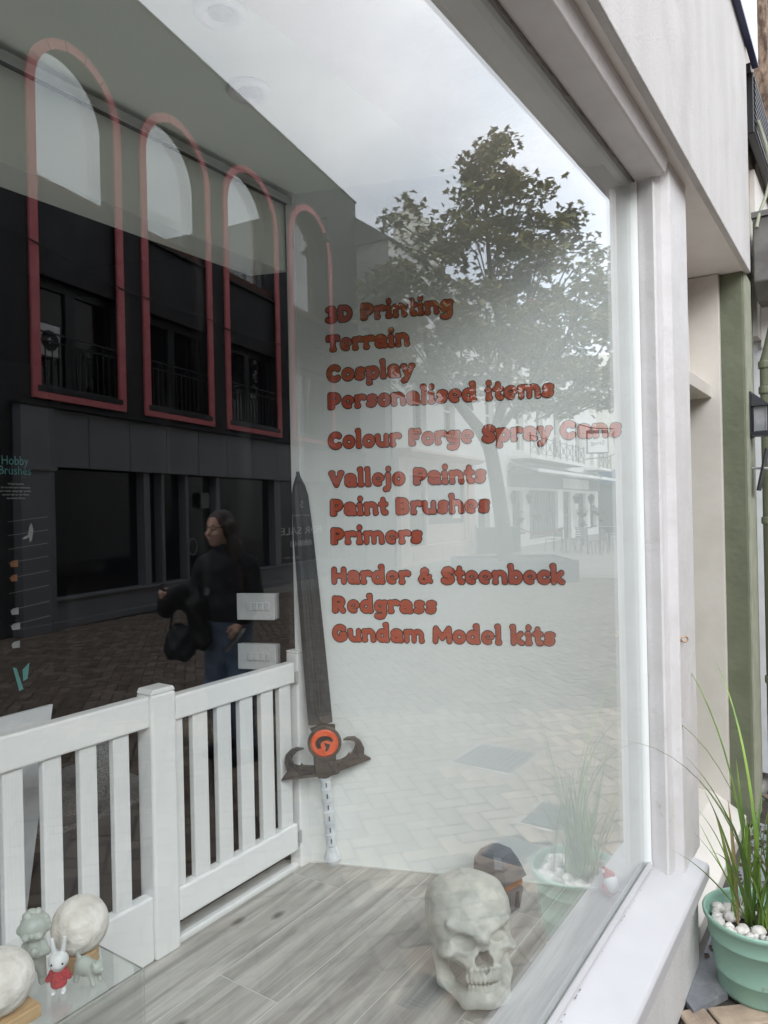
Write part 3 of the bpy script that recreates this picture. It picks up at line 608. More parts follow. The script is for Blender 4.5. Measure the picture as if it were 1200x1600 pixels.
def glyph_mesh(ch, grow):
    """front face triangles + rim of one glyph, grown by 'grow' (2D, unit x-height)"""
    key = (ch, grow)
    if key in _gc: return _gc[key]
    h_ = .026; w_ = GL[ch][0]; nx, ny = int((w_+.5)/h_), int(2.3/h_)
    xs = -.25+np.arange(nx)*h_; ys = -.62+np.arange(ny)*h_
    X, Y = np.meshgrid(xs, ys, indexing='ij'); v = glyph_field(ch, X, Y)-grow; v[np.abs(v) < 1e-6] = 1e-6
    nxt = {}; pos = {}
    def pt(i, j, k, l):
        key_ = ((i, j), (k, l)) if (i, j) < (k, l) else ((k, l), (i, j)); (a, b_), (c, d) = key_
        t_ = v[a, b_]/(v[a, b_]-v[c, d]); pos[key_] = (xs[a]+(xs[c]-xs[a])*t_, ys[b_]+(ys[d]-ys[b_])*t_); return key_
    ins = v < 0
    act = np.argwhere((ins[:-1,:-1] ^ ins[1:,:-1]) | (ins[:-1,:-1] ^ ins[:-1,1:]) | (ins[:-1,:-1] ^ ins[1:,1:]))
    for i, j in act:
        i = int(i); j = int(j); c = [(i,j),(i+1,j),(i+1,j+1),(i,j+1)]; s_ = [bool(ins[p]) for p in c]
        cr_ = []
        for k in range(4):
            a, b_ = c[k], c[(k+1) % 4]
            if s_[k] != s_[(k+1) % 4]: cr_.append((s_[k], pt(*a, *b_)))   # True = leaving the inside
        outs = [p for f_, p in cr_ if f_]; inn = [p for f_, p in cr_ if not f_]
        if len(cr_) == 2: nxt[inn[0]] = outs[0] if False else outs[0]
        else:
            for q in range(2):
                # order round the cell keeps pairs together
                idx = [n_ for n_, (f_, _) in enumerate(cr_) if not f_][q]; nxt[cr_[idx][1]] = cr_[(idx+1) % 4][1]
    loops = []
    left = set(nxt)
    while left:
        st_ = next(iter(left)); lp = []; k = st_
        while k in left: left.discard(k); lp.append(pos[k]); k = nxt[k]
        if len(lp) > 6: loops.append(lp)
    def area(l_): return sum(l_[k][0]*l_[(k+1) % len(l_)][1]-l_[(k+1) % len(l_)][0]*l_[k][1] for k in range(len(l_)))/2
    def simp(l_):
        o_ = []; n_ = len(l_)
        for k in range(n_):
            if not o_: o_.append(l_[0]); continue
            a, b_, c = o_[-1], l_[k], l_[(k+1) % n_]
            if abs((b_[0]-a[0])*(c[1]-a[1])-(b_[1]-a[1])*(c[0]-a[0])) > .00012 or math.dist(a, b_) > .09: o_.append(b_)
        return o_
    loops = [simp(l_) for l_ in loops]; loops = [l_ for l_ in loops if len(l_) > 3 and abs(area(l_)) > .0009]
    def inside(p, l_):
        r_ = False
        for k in range(len(l_)):
            (x0, y0), (x1, y1) = l_[k], l_[(k+1) % len(l_)]
            if (y0 > p[1]) != (y1 > p[1]) and p[0] < (x1-x0)*(p[1]-y0)/(y1-y0)+x0: r_ = not r_
        return r_
    outer = []; holes = []
    for k, l_ in enumerate(loops):
        dep = sum(inside(l_[0], m_) for n_, m_ in enumerate(loops) if n_ != k)
        (holes if dep % 2 else outer).append(l_)
    V = []; F = []; rims = []
    for l_ in outer:
        hs = [h for h in holes if inside(h[0], l_)]
        polys = [l_]+hs; b0 = len(V)
        tr_ = tessellate_polygon([[Vector((x, y, 0)) for x, y in p] for p in polys])
        for p in polys:
            s0 = len(V); V += p; rims.append((s0, len(p)))
        F += [tuple(b0+q for q in t) for t in tr_]
    _gc[key] = (V, F, rims); return _gc[key]
def chunky(name, s_, m_, parent, O, X_, U, Nn, xh, width, grow, lift, depth):
    adv = [GL[c][0]*.985 for c in s_]; tot = sum(adv)-.12; sx = width/tot
    off = origin(parent); vs_ = []; fs_ = []; x = -.06
    for c, a in zip(s_, adv):
        V, F, rims = glyph_mesh(c, grow) if GL[c][1] else ([], [], [])
        b0 = len(vs_); n_ = len(V)
        for dz in (lift+depth, lift):
            vs_ += [tuple(O + X_*((x+p[0])*sx) + U*(p[1]*xh) + Nn*dz - off) for p in V]
        fs_ += [tuple(b0+q for q in t) for t in F]
        for s0, k in rims: fs_ += [(b0+s0+q, b0+s0+(q+1) % k, b0+n_+s0+(q+1) % k, b0+n_+s0+q) for q in range(k)]
        x += a
    me = bpy.data.meshes.new(name); me.from_pydata(vs_, [], fs_); me.materials.append(M[m_])
    o = bpy.data.objects.new(name, me); col.objects.link(o); o.parent = parent
    return o, sx

# lettering on the side wall
rows_t = [('3D Printing',.47,2.294,.060),('Terrain',.310,2.188,.060),('Cosplay',.325,2.077,.060),('Personalised items',.81,1.976,.060),('Colour Forge Spray Cans',1.027,1.830,.060),
 ('Vallejo Paints',.572,1.689,.060),('Paint Brushes',.583,1.584,.060),('Primers',.340,1.479,.060),('Harder & Steenbeck',.833,1.334,.060),('Redgrass',.387,1.228,.060),('Gundam Model kits',.796,1.123,.060)]
Xw = Vector((*WD, 0)).normalized(); Nw = Vector((WD[1], -WD[0], 0)).normalized()
for k, (s_, wd, z, cap) in enumerate(rows_t):
    O = SW(.146, 0, z)
    t0 = empty('wall_lettering', O, 'chunky dark red lettering reading "%s" on the white side wall' % s_, 'lettering', 'red product list on the side wall')
    chunky('outline', s_, 'text_line', t0, O, Xw, Vector((0,0,1)), Nw, .0495, wd, .055, .0008, .0010)
    chunky('letters', s_, 'text_fill', t0, O, Xw, Vector((0,0,1)), Nw, .0495, wd, -.008, .0019, .0010)

# sockets on the dark wall
def socket(z0, z1, grey, label):
    s0, s1 = -.216, -.062
    q = empty('socket_plate', SW(s0, 0, z0), label, 'switch')
    MB(SW).box(s0, s1, .0, .030, z0, z1).build('back_box', 'pvc_grey', q, bevel=.004)
    MB(SW).box(s0-.003, s1-.006, .031, .036, z0-.002, z1+.002).build('face_plate', grey, q, bevel=.004)
    zc = (z0+z1)/2
    for i in range(4):
        a = s0+.038+i*.024
        MB(SW).box(a, a+.019, .0362, .040, zc-.014, zc+.016).build('rocker', grey, q, bevel=.002)
socket(1.205, 1.300, 'pvc', 'upper white four gang switch plate on the dark wall above the fence')
socket(1.020, 1.112, 'pvc', 'lower white four gang socket plate on the dark wall just over the fence rail')

# picket fence and gate
FY = 1.10
fp = empty('picket_fence', (1.35, FY, ZF), 'white picket fence panel with a square post at its right end', 'fence')
MB().box(1.35, 1.44, FY, FY+.072, ZF, 1.075).build('post', 'fence_white', fp, bevel=.008, )
MB().prism([(1.35,1.0755),(1.44,1.0755),(1.432,1.09),(1.358,1.09)], FY+.002, FY+.07, 'y').build('post_cap', 'fence_white', fp, bevel=.003)
MB().box(.0, 1.3495, FY+.008, FY+.05, .982, 1.072).build('top_rail', 'fence_white', fp, bevel=.006)
MB().box(.0, 1.3495, FY+.008, FY+.05, ZF+.002, .490).build('bottom_rail', 'fence_white', fp, bevel=.006)
pk = None
for i in range(9):
    x = 1.233-.1032*i
    o = MB().box(x, x+.052, FY+.018, FY+.040, .4905, .9815).build('picket', 'picket_white', fp, bevel=.003) if pk is None else pk.copy()
    if pk is None: pk = o
    else: col.objects.link(o); o.location = (-.1032*i, 0, 0)
gt = empty('picket_gate', (1.99, FY, ZF), 'white picket gate hinged on the wall post beside the sword', 'gate')
MB().box(1.443, 1.985, FY+.008, FY+.05, .980, 1.055).build('top_rail', 'fence_white', gt, bevel=.006)
MB().box(1.443, 1.985, FY+.008, FY+.05, .372, .470).build('bottom_rail', 'fence_white', gt, bevel=.006)
for i, x in enumerate([1.444, 1.517, 1.618, 1.7185, 1.819, 1.9115]):
    MB().box(x, x+(.034 if i == 0 else .060), FY+.018, FY+.040, .4705, .9795).build('picket', 'picket_white', gt, bevel=.003)
for z in (.42, 1.0):
    hg = MB().box(1.986, 1.998, FY+.004, FY+.012, z-.02, z+.02).build('hinge', 'spacer', gt)
    MB().tube([(1.992,FY+.002,z-.022),(1.992,FY+.002,z+.022)], .004, 8).build('hinge_pin', 'spacer', hg)
gp = empty('gate_post', (2.0, FY+.01, ZF), 'slim white post against the side wall carrying the gate', 'post')
MB().box(1.999, 2.052, FY+.008, FY+.062, ZF, 1.083).build('shaft', 'fence_white', gp, bevel=.005)
MB().box(1.9985, 2.0525, FY+.0075, FY+.0625, 1.0831, 1.092).build('cap', 'fence_white', gp, bevel=.004)
th = MB().box(1.441, 1.998, FY+.022, FY+.044, ZF, ZF+.016).build('threshold_strip', 'fence_white', bevel=.003); tag(th, 'low white threshold strip on the floor beneath the picket gate', 'threshold')

# sword leaning on the side wall
sw_o = empty('prop_sword', Vector((2.09, 1.04, ZF)), 'grey fantasy sword with horned guard and orange disc leaning on the wall', 'sword')
# axis of the sword: pommel on the floor, tip resting on the wall
sB = cam0+ray(521, 1353)/1130*2.60; sT = cam0+ray(465, 737)/1130*2.672
sE = (sT-sB).normalized(); sk_ = (sT-sB).length/1.467
sH = (rgt+fwd*.14-upv*.022).normalized(); sO = -(fwd-rgt*.14).normalized(); sA = (sH-sE*sH.dot(sE)).normalized()
def SWF(f_off):
    return lambda a, o_, b2: sB + sE*(b2*sk_) + sA*a + sO*(f_off-.012+o_)
bl = MB(SWF(.012))
sec = [(.520,.044),(.70,.0435),(1.0,.040),(1.25,.036),(1.375,.031),(1.415,.022),(1.467,.001)]
vs_, fs_ = [], []
for b2, h_ in sec: vs_ += [(-h_,0,b2),(-h_*.62,.008,b2),(-.006,.006,b2),(.0,.0075,b2),(.006,.006,b2),(h_*.62,.008,b2),(h_,0,b2),(h_*.62,-.008,b2),(-h_*.62,-.008,b2)]
for i in range(len(sec)-1):
    for j in range(9): fs_.append((i*9+j, i*9+(j+1)%9, (i+1)*9+(j+1)%9, (i+1)*9+j))
fs_ += [tuple(range(8,-1,-1)), tuple(range(54,63))]
bl.add(vs_, fs_); bl.build('blade', 'blade', sw_o)
for sg in (-1, 1):
    MB(SWF(.012)).tube([(sg*.012,.009,.56),(sg*.010,.009,1.0),(sg*.002,.009,1.38)], .0018, 5).build('groove', 'steel_dark', sw_o)
# guard
gz = [(700,430),(705,520),(760,515),(830,480),(870,430),(885,455),(925,400),(945,340),(930,300),(880,278),(800,278),(850,248),(940,245),(1010,300),(1045,380),(1040,460),(1125,515),(1030,545),(900,590),(750,635),(735,668),(500,715),(480,690),(260,705),(60,715),(140,625),(105,520),(120,430),(180,370),(250,345),(335,360),(260,380),(205,430),(185,485),(220,545),(285,565),(300,538),(330,562),(440,572),(478,530),(450,430)]
gc = (0.0, 0.0)
gpts = [((x-575)*.000304, -(y-290)*.000304) for x, y in gz]
sG = cam0+ray(506.7, 1158.7)/1130*2.602
def GF(x, o_, z): return sG + sH*x + upv*z + sO*o_
from mathutils.geometry import tessellate_polygon
def solid_outline(pts, o0, o1, fr, name, m, parent, inset=0.0):
    tr_ = tessellate_polygon([[Vector((p[0], p[1], 0)) for p in pts]])
    n_ = len(pts); mb = MB(fr)
    mb.add([(p[0], o1, p[1]) for p in pts]+[(p[0], o0, p[1]) for p in pts], [tuple(t) for t in tr_]+[tuple(n_+i for i in reversed(t)) for t in tr_]+[(i, (i+1)%n_, n_+(i+1)%n_, n_+i) for i in range(n_)])
    return mb.build(name, m, parent)
solid_outline(gpts, -.008, .010, GF, 'guard', 'steel_dark', sw_o)
MB(GF).hexa([(gc[0]-.036,-.006,gc[1]-.115),(gc[0]+.042,-.006,gc[1]-.108),(gc[0]+.042,.017,gc[1]-.108),(gc[0]-.036,.017,gc[1]-.115),(gc[0]-.042,-.006,gc[1]-.04),(gc[0]+.042,-.006,gc[1]-.035),(gc[0]+.036,.017,gc[1]-.035),(gc[0]-.036,.017,gc[1]-.04)]).build('guard_boss', 'steel_dark', sw_o, bevel=.003)
for sg in (-1, 1):
    MB(GF).tube([(gc[0]+sg*.045,.012,gc[1]-.092+sg*.012),(gc[0]+sg*.085,.013,gc[1]-.085+sg*.02),(gc[0]+sg*.12,.012,gc[1]-.052+sg*.02),(gc[0]+sg*.125,.012,gc[1]-.02+sg*.02)], [.005,.004,.004,.002], 6).build('guard_rib', 'blade', sw_o, smooth=True)
MB(GF).prism([(gc[0]-.045,gc[1]+.04),(gc[0]-.05,gc[1]+.048),(gc[0]-.028,gc[1]+.056),(gc[0]-.006,gc[1]+.075),(gc[0]+.016,gc[1]+.062),(gc[0]+.04,gc[1]+.06),(gc[0]+.04,gc[1]+.03)], -.006, .006, 'y').build('blade_collar', 'steel_dark', sw_o)
rg = MB(GF); rg.lathe([(.0,.010),(.060,.010),(.061,.016),(.057,.022),(.051,.022),(.050,.017),(0,.017)], (gc[0],0,gc[1]), 40, axis='y'); rg.build('disc_ring', 'steel_dark', sw_o, smooth=False)
MB(GF).lathe([(0,.0172),(.0500,.0172),(.044,.0215),(0,.023)], (gc[0],0,gc[1]), 40, axis='y').build('disc', 'emblem', sw_o)
cres = []
for i in range(13):
    a = R(20+i*17); cres.append((gc[0]+.033*math.cos(a), gc[1]+.027*math.sin(a)))
for i in range(12, -1, -1):
    a = R(30+i*15); cres.append((gc[0]+.006+.021*math.cos(a), gc[1]-.006+.017*math.sin(a)))
solid_outline(cres, .0215, .0245, GF, 'disc_mark', 'emblem_black', sw_o)
solid_outline([(gc[0]-.004,gc[1]+.004),(gc[0]+.020,gc[1]-.004),(gc[0]+.012,gc[1]-.024),(gc[0]+.001,gc[1]-.030),(gc[0]+.004,gc[1]-.012)], .0215, .0245, GF, 'disc_mark', 'emblem_black', sw_o)
# grip: drum sections, pommel
gr = MB(SWF(.02)); gr.lathe([(.0,.325),(.015,.325),(.018,.335),(.017,.352),(.020,.36),(0,.362)], (0,0,0), 16); gr.build('grip_collar', 'steel_dark', sw_o)
for i in range(6):
    z1_ = .322-i*.0405
    MB(SWF(.02)).lathe([(0,z1_-.038),(.0195,z1_-.038),(.0185,z1_-.02),(.0195,z1_),(.0225,z1_+.001),(.0225,z1_+.0045),(0,z1_+.005)], (0,0,0), 18).build('grip_drum', 'grip', sw_o)
    MB(SWF(.02)).box(-.0025, .0025, .0175, .0212, z1_-.026, z1_-.010).build('grip_stud', 'grip_dark', sw_o)
MB(SWF(.02)).lathe([(0,.078),(.016,.078),(.020,.066),(.030,.042),(.032,.032),(.026,.020),(.014,.006),(0,.0)], (0,0,0), 12).build('pommel', 'grip', sw_o)

# big skull
def local_xf(P, rz, scale=1, tilt=0, roll=0):
    mt_ = Matrix.Translation(P) @ Matrix.Rotation(rz, 4, 'Z') @ Matrix.Rotation(tilt, 4, 'X') @ Matrix.Rotation(roll, 4, 'Y')
    return lambda x, y, z: mt_ @ Vector((x*scale, y*scale, z*scale))
sk = empty('skull', (1.63, .25, ZF), 'large angry looking grey skull prop on the wooden floor beside the glass', 'skull')
S = SDF((-.14,-.18,-.01), (.14,.19,.37), .0034)
S.d = S.ell((0,.02,.226), (.121,.145,.108))
S.add(S.ell((0,-.05,.165), (.092,.085,.085)), .03)
S.add(S.ell((0,-.08,.115), (.058,.062,.05)), .02)
for sg in (-1, 1):
    S.add(S.ell((sg*.082,-.072,.138), (.019,.046,.015), tilt=-sg*.25), .016)
    S.add(S.cap((sg*.08,-.04,.14), (sg*.098,.03,.15), .013, .011), .014)
    S.add(S.cap((sg*.012,-.134,.184), (sg*.074,-.108,.212), .015, .009), .016)
    S.add(S.cap((sg*.085,.02,.13), (sg*.078,-.01,.055), .018, .018), .015)
    S.add(S.cap((sg*.078,-.01,.055), (sg*.040,-.105,.020), .020, .021), .015)
    S.add(S.cap((sg*.040,-.105,.020), (0,-.122,.020), .022, .024), .015)
    S.add(S.cap((sg*.036,-.115,.035), (0,-.128,.038), .014), .01)
    S.sub(S.ell((sg*.050,-.140,.166), (.034,.052,.025), tilt=sg*.35), .005)
    S.add(S.ell((sg*.048,-.082,.165), (.025,.024,.018)), .002)
    
    S.sub(S.ell((sg*.010,-.15,.116), (.013,.075,.018)), .003)
    S.sub(S.ell((sg*.005,-.15,.134), (.009,.075,.026)), .003)
    S.sub(S.ell((sg*.074,-.085,.076), (.032,.065,.046), tilt=sg*.5), .004)
    S.sub(S.ell((sg*.115,.05,.24), (.012,.09,.09)), .02)
    for q in range(3): S.add(S.cap((sg*(.012+q*.012),-.145+q*.006,.10), (sg*(.010+q*.011),-.140+q*.006,.078), .0055), .006)
S.sub(S.ell((0,-.055,.070), (.052,.062,.024)), .006)
S.sub(S.ell((0,-.050,.108), (.028,.058,.042)), .004)
S.sub(S.ell((0,-.10,.059), (.080,.10,.0165)), .003)
for q in range(10):
    a = -1.05+q*.2333
    S.add(S.ell((.048*math.sin(a),-.092-.050*math.cos(a),.077), (.0062,.006,.0145)), .0025)
    S.add(S.ell((.043*math.sin(a),-.088-.046*math.cos(a),.050), (.0054,.0055,.0125)), .0025)
for (x0_, z0_, x1_, z1_) in [(-.006,.205,-.010,.232),(.006,.207,.011,.236),(-.016,.204,-.03,.222),(.017,.204,.031,.223)]:
    S.sub(S.cap((x0_,-.152,z0_), (x1_,-.132,z1_), .0042, .002), .006)
S.add(S.cap((0,-.128,.150), (0,-.142,.172), .012, .014), .010)
S.d += .0010*np.sin(S.X*70+3*np.sin(S.Z*40))*np.cos(S.Z*85+S.Y*30)
S.d = np.maximum(S.d, -(S.Z-.001))
S.build('cranium', 'skull', sk, (lambda g_: (lambda x, y, z: g_(x*1.15, y, z)))(local_xf((1.735,.262,ZF-.012), R(-46), .92, tilt=R(-19))))

# faceted helmet bust
hm = empty('helmet_model', (2.13, .42, ZF), 'dark faceted robot helmet model with an orange visor behind the skull', 'helmet')
hx = local_xf((2.165,.395,ZF), R(-14), .84)
def facet(name, m, pts, faces): MB(hx).add(pts, faces).build(name, m, hm)
ring = lambda z, w_, f_, b_, ch: [(-w_+ch,-f_,z),(w_-ch,-f_,z),(w_,-f_+ch*1.3,z),(w_,b_-ch,z),(w_-ch,b_,z),(-w_+ch,b_,z),(-w_,b_-ch,z),(-w_,-f_+ch*1.3,z)]
def loft(name, m, rings):
    vs_ = sum(rings, []); k = 8; fs_ = []
    for i in range(len(rings)-1):
        for j in range(k): fs_.append((i*k+j, i*k+(j+1)%k, (i+1)*k+(j+1)%k, (i+1)*k+j))
    fs_ += [tuple(range(k-1,-1,-1)), tuple(range((len(rings)-1)*k, len(rings)*k))]
    MB(hx).add(vs_, fs_).build(name, m, hm)
loft('shell', 'helmet', [ring(.0,.058,.035,.075,.014), ring(.055,.066,.045,.085,.016), ring(.11,.072,.062,.088,.018), ring(.17,.070,.060,.082,.018), ring(.205,.052,.040,.062,.018), ring(.215,.03,.02,.04,.012)])
MB(hx).hexa([(-.050,-.075,.088),(.050,-.075,.088),(.058,-.058,.088),(-.058,-.058,.088),(-.050,-.072,.112),(.050,-.072,.112),(.058,-.056,.118),(-.058,-.056,.118)]).build('visor', 'visor', hm)
MB(hx).hexa([(-.064,-.084,.118),(.064,-.084,.118),(.070,-.03,.118),(-.070,-.03,.118),(-.05,-.066,.165),(.05,-.066,.165),(.066,-.03,.165),(-.066,-.03,.165)]).build('brow', 'helmet', hm)
MB(hx).hexa([(-.030,-.075,.0),(.030,-.075,.0),(.040,-.04,.0),(-.040,-.04,.0),(-.036,-.088,.085),(.036,-.088,.085),(.052,-.05,.085),(-.052,-.05,.085)]).build('face_guard', 'helmet', hm)
for sg in (-1, 1):
    MB(hx).hexa([(sg*.050,-.06,.01),(sg*.072,-.02,.01),(sg*.078,.02,.02),(sg*.055,.02,.02),(sg*.052,-.072,.085),(sg*.080,-.03,.095),(sg*.084,.03,.095),(sg*.058,.03,.095)]).build('cheek_plate', 'helmet', hm)
MB(hx).box(-.006, .006, -.092, -.070, .02, .08).build('nose_ridge', 'skull_dark', hm)

# santa figure in the window corner
sa = empty('santa_figurine', (2.345, .16, ZF), 'tiny bearded figurine with a red hat in the far corner of the window floor', 'figurine')
sx = local_xf((2.395,.105,ZF), R(-30), 1.35)
S = SDF((-.03,-.03,0), (.03,.03,.085), .002); S.d = S.ell((0,0,.022), (.019,.017,.022)); S.build('body', 'red_matt', sa, sx)
S = SDF((-.03,-.035,0), (.03,.03,.085), .002); S.d = S.ell((0,-.006,.040), (.017,.016,.017)); S.add(S.ell((0,-.012,.030), (.015,.011,.016)), .004); S.build('head', 'resin_white', sa, sx)
S = SDF((-.035,-.035,.03), (.035,.03,.095), .002); S.d = S.cap((0,0,.050), (-.012,.004,.066), .015, .008); S.build('hat', 'red_matt', sa, sx)
S = SDF((-.035,-.035,.03), (.035,.03,.095), .002); S.d = S.ell((-.017,.003,.066), (.006,.006,.006)); S.build('bobble', 'resin_white', sa, sx)

# acrylic riser with moon lamps and figures
bx_ = empty('acrylic_riser', (.6, .7, ZF), 'clear acrylic display box standing on the floor in front of the picket fence', 'display stand')
BT = .60
ab = MB(); ab.box(.30, 1.008, .703, 1.06, BT-.004, BT); ab.box(1.003, 1.008, .703, 1.06, ZF, BT-.0045); ab.box(.30, 1.0025, .703, .708, ZF, BT-.0045)
ab.build('panels', 'acrylic', bx_)
e_ = MB(); e_.box(1.0082, 1.0094, .7018, .7030, ZF, BT+.001); e_.box(.30, 1.0081, .7015, .7029, BT-.0045, BT+.0005); e_.box(1.0082, 1.0092, .7031, 1.06, BT-.004, BT+.0004)
e_.build('polished_edges', 'spacer', bx_)
def moon(x, y, r_, label, grp='moon lamps on the acrylic riser', plank=False):
    q = empty('moon_lamp', (x, y, BT), label, 'lamp', grp)
    if plank: MB().box(x-.055, x+.055, y-.05, y+.045, BT+.0005, BT+.026).build('wooden_base', 'pale_wood', q, bevel=.002)
    else: MB().lathe([(.0,0),(.036,0),(.038,.006),(.038,.036),(.030,.040),(0,.030)], (x,y,BT+.0005), 32).build('wooden_base', 'pale_wood', q)
    bm = bmesh.new(); bmesh.ops.create_icosphere(bm, subdivisions=5, radius=r_)
    for v in bm.verts:
        d = v.co.normalized(); f_ = mnoise.noise(d*2.2+Vector((x*9,0,0)))*.008+mnoise.noise(d*7)*.012+mnoise.noise(d*17)*.006
        for cc, cr2 in [((.3,-.8,.5),.16),((-.5,-.7,.1),.12),((.6,-.6,-.3),.1),((0,-.9,-.3),.09),((-.2,-.8,.6),.08),((.75,-.5,.3),.07)]:
            t_ = (d-Vector(cc).normalized()).length/cr2
            if t_ < 1.3: f_ += .012*(1 if t_ > 1 else -1.2*(1-t_*t_))*(max(0, 1.3-t_)/.3 if t_ > 1 else 1)
        v.co = d*r_*(1+f_)
    me = bpy.data.meshes.new('globe'); bm.to_mesh(me); bm.free(); me.materials.append(M['moon']); me.polygons.foreach_set('use_smooth', [True]*len(me.polygons))
    o = bpy.data.objects.new('globe', me); col.objects.link(o); o.parent = q; o.location = (0, 0, (.026 if plank else .036)+r_*.93)
moon(.940, .832, .0605, 'white textured moon lamp on a round wooden base in front of the pickets')
moon(.745, .80, .062, 'white moon lamp on a pale wooden block cut off by the left edge', plank=True)
def fig(name, label, loc, rz, sc_):
    return empty(name, loc, label, 'figurine'), local_xf(loc, rz, sc_)
# boy figure, grey resin
q, xf_ = fig('boy_figurine', 'grey resin figurine of a curly haired toddler holding something to its chest', (.852,.865,BT), R(-38), .98)
S = SDF((-.045,-.04,0), (.045,.045,.160), .0017)
S.d = S.cap((0,.002,.045), (0,0,.085), .019, .017)
S.add(S.ell((0,-.004,.062), (.021,.020,.022)), .01)
for sg in (-1, 1):
    S.add(S.cap((sg*.012,.0,.045), (sg*.016,-.004,.010), .0115, .009), .006); S.add(S.ell((sg*.017,-.010,.006), (.008,.013,.006)), .004)
    S.add(S.cap((sg*.018,0,.084), (sg*.027,-.006,.066), .0075, .0065), .005); S.add(S.cap((sg*.027,-.006,.066), (sg*.008,-.024,.070), .0065, .006), .005)
    S.add(S.ell((sg*.030,.004,.116), (.006,.007,.009)), .003)
S.add(S.ell((.004,-.026,.078), (.009,.009,.011)), .003)
S.add(S.ell((0,0,.120), (.030,.028,.029)), .006)
S.add(S.ell((0,-.029,.114), (.0045,.005,.004)), .003)
for sg in (-1, 1): S.sub(S.ell((sg*.011,-.029,.121), (.006,.004,.002)), .002); S.add(S.ell((sg*.013,-.022,.110), (.008,.007,.007)), .005)
S.sub(S.ell((0,-.030,.103), (.007,.004,.0014)), .002)
for q2 in range(26):
    a = q2*2.4; zz = .128+.022*((q2*7) % 11)/11; rr_ = .026*math.sqrt(max(.05, 1-((zz-.12)/.032)**2))
    if math.sin(a) < -.05 and zz < .147: continue
    S.add(S.ell((rr_*math.cos(a), rr_*math.sin(a)+.003, zz), (.0085,.0085,.0075)), .003)
S.build('body', 'resin_grey', q, xf_)
# rabbit in a red knitted dress
q, xf_ = fig('rabbit_figurine', 'white rabbit figurine in a pinkish red knitted dress beside the grey toddler figure', (.862,.79,BT), R(-42), .98)
S = SDF((-.04,-.035,0), (.04,.035,.125), .002)
S.d = S.ell((0,0,.068), (.021,.018,.018))
S.add(S.ell((0,-.008,.063), (.014,.013,.010)), .006)
for sg in (-1, 1):
    S.add(S.cap((sg*.008,.002,.080), (sg*.013,.004,.112), .0055, .0045), .003); S.sub(S.cap((sg*.008,-.006,.086), (sg*.013,-.004,.108), .0028, .002), .002)
    S.add(S.cap((sg*.007,0,.03), (sg*.009,-.003,.006), .0065, .0055), .003); S.add(S.ell((sg*.010,-.008,.005), (.0065,.010,.005)), .003)
    S.add(S.ell((sg*.021,-.002,.027), (.005,.005,.005)), .002)
S.add(S.cap((0,0,.03), (0,0,.055), .012), .003)
S.build('body', 'resin_white', q, xf_)
S = SDF((-.04,-.035,0), (.04,.035,.125), .002)
S.d = S.cap((0,0,.022), (0,0,.048), .017, .0125)
for sg in (-1, 1): S.add(S.cap((sg*.012,0,.046), (sg*.021,-.002,.031), .0065, .006), .004)
S.d = np.maximum(S.d, .015-S.Z); S.build('knitted_dress', 'knit', q, xf_)
for sg in (-1, 1):
    MB(xf_).lathe([(0,-.0022),(.0016,-.0015),(.0022,0),(.0016,.0015),(0,.0022)], (sg*.011,-.0175,.069), 8).build('eye', 'eye_black', q, smooth=True)
# cat figure
q, xf_ = fig('cat_figurine', 'small pale resin cat figurine with its tail up at the corner of the acrylic stand', (.915,.765,BT), R(12), 1.12)
S = SDF((-.03,-.045,0), (.03,.04,.075), .0019)
S.d = S.cap((0,.012,.030), (0,-.010,.028), .0165, .014)
S.add(S.ell((0,-.024,.034), (.013,.011,.012)), .004)
for sg in (-1, 1):
    S.add(S.cap((sg*.008,-.022,.042), (sg*.010,-.021,.050), .0045, .0015), .002); S.add(S.cap((sg*.008,-.014,.022), (sg*.009,-.020,.005), .0055, .005), .003)
    S.add(S.cap((sg*.009,.018,.022), (sg*.010,.022,.005), .0065, .0055), .003); S.sub(S.ell((sg*.005,-.0345,.036), (.003,.002,.0018)), .001)
S.add(S.cap((0,.024,.038), (0,.026,.054), .0045, .004), .004); S.add(S.ell((0,.024,.060), (.005,.005,.005)), .003)
S.add(S.ell((0,-.034,.031), (.005,.004,.004)), .002)
S.build('body', 'resin_grey', q, xf_)

# black banner with teal print behind the fence
bn = empty('display_banner', (1.2, 1.7, .12), 'black display panel with teal heading and brush pictures behind the fence', 'poster')
MB().box(.2, 1.41, 1.70, 1.715, .13, 2.12).build('panel', 'poster', bn)
XX, ZZ, NN = Vector((1,0,0)), Vector((0,0,1)), Vector((0,-1,0))
PY = 1.6995
text('print', 'Hobby', 'teal', bn, Vector((1.247,PY,1.779)), XX, ZZ, NN, .030, .090, depth=.0006)
text('print', 'Brushes', 'teal', bn, Vector((1.237,PY,1.747)), XX, ZZ, NN, .028, .108, depth=.0006)
for i, s_ in enumerate(['Vallejo brushes', 'for models and miniatures', 'are made using high quality', 'natural hair or the finest', 'synthetic fibers']):
    wd = [.055,.098,.104,.092,.062][i]
    text('print', s_, 'print_white', bn, Vector((1.292-wd/2,PY,1.713-i*.0118)), XX, ZZ, NN, .0065, wd, depth=.0006)
vf = MB(); vf.add([(1.269,PY,1.112),(1.281,PY,1.108),(1.303,PY,1.035),(1.289,PY,1.030)], [(0,1,2,3)]); vf.add([(1.301,PY,1.098),(1.325,PY,1.118),(1.318,PY,1.066),(1.303,PY,1.060)], [(0,1,2,3)]); vf.build('print', 'teal', bn)
for z, m_, w_ in [(1.452,'print_orange',.024),(1.405,'print_orange',.020),(1.295,'print_white',.022),(1.245,'print_white',.026),(1.185,'pvc_grey',.024)]:
    MB().prism([(1.270,z-.010),(1.270+w_,z-.011),(1.270+w_,z+.012),(1.274,z+.010),(1.266,z+.002)], PY-.0006, PY, 'y').build('print', m_, bn)
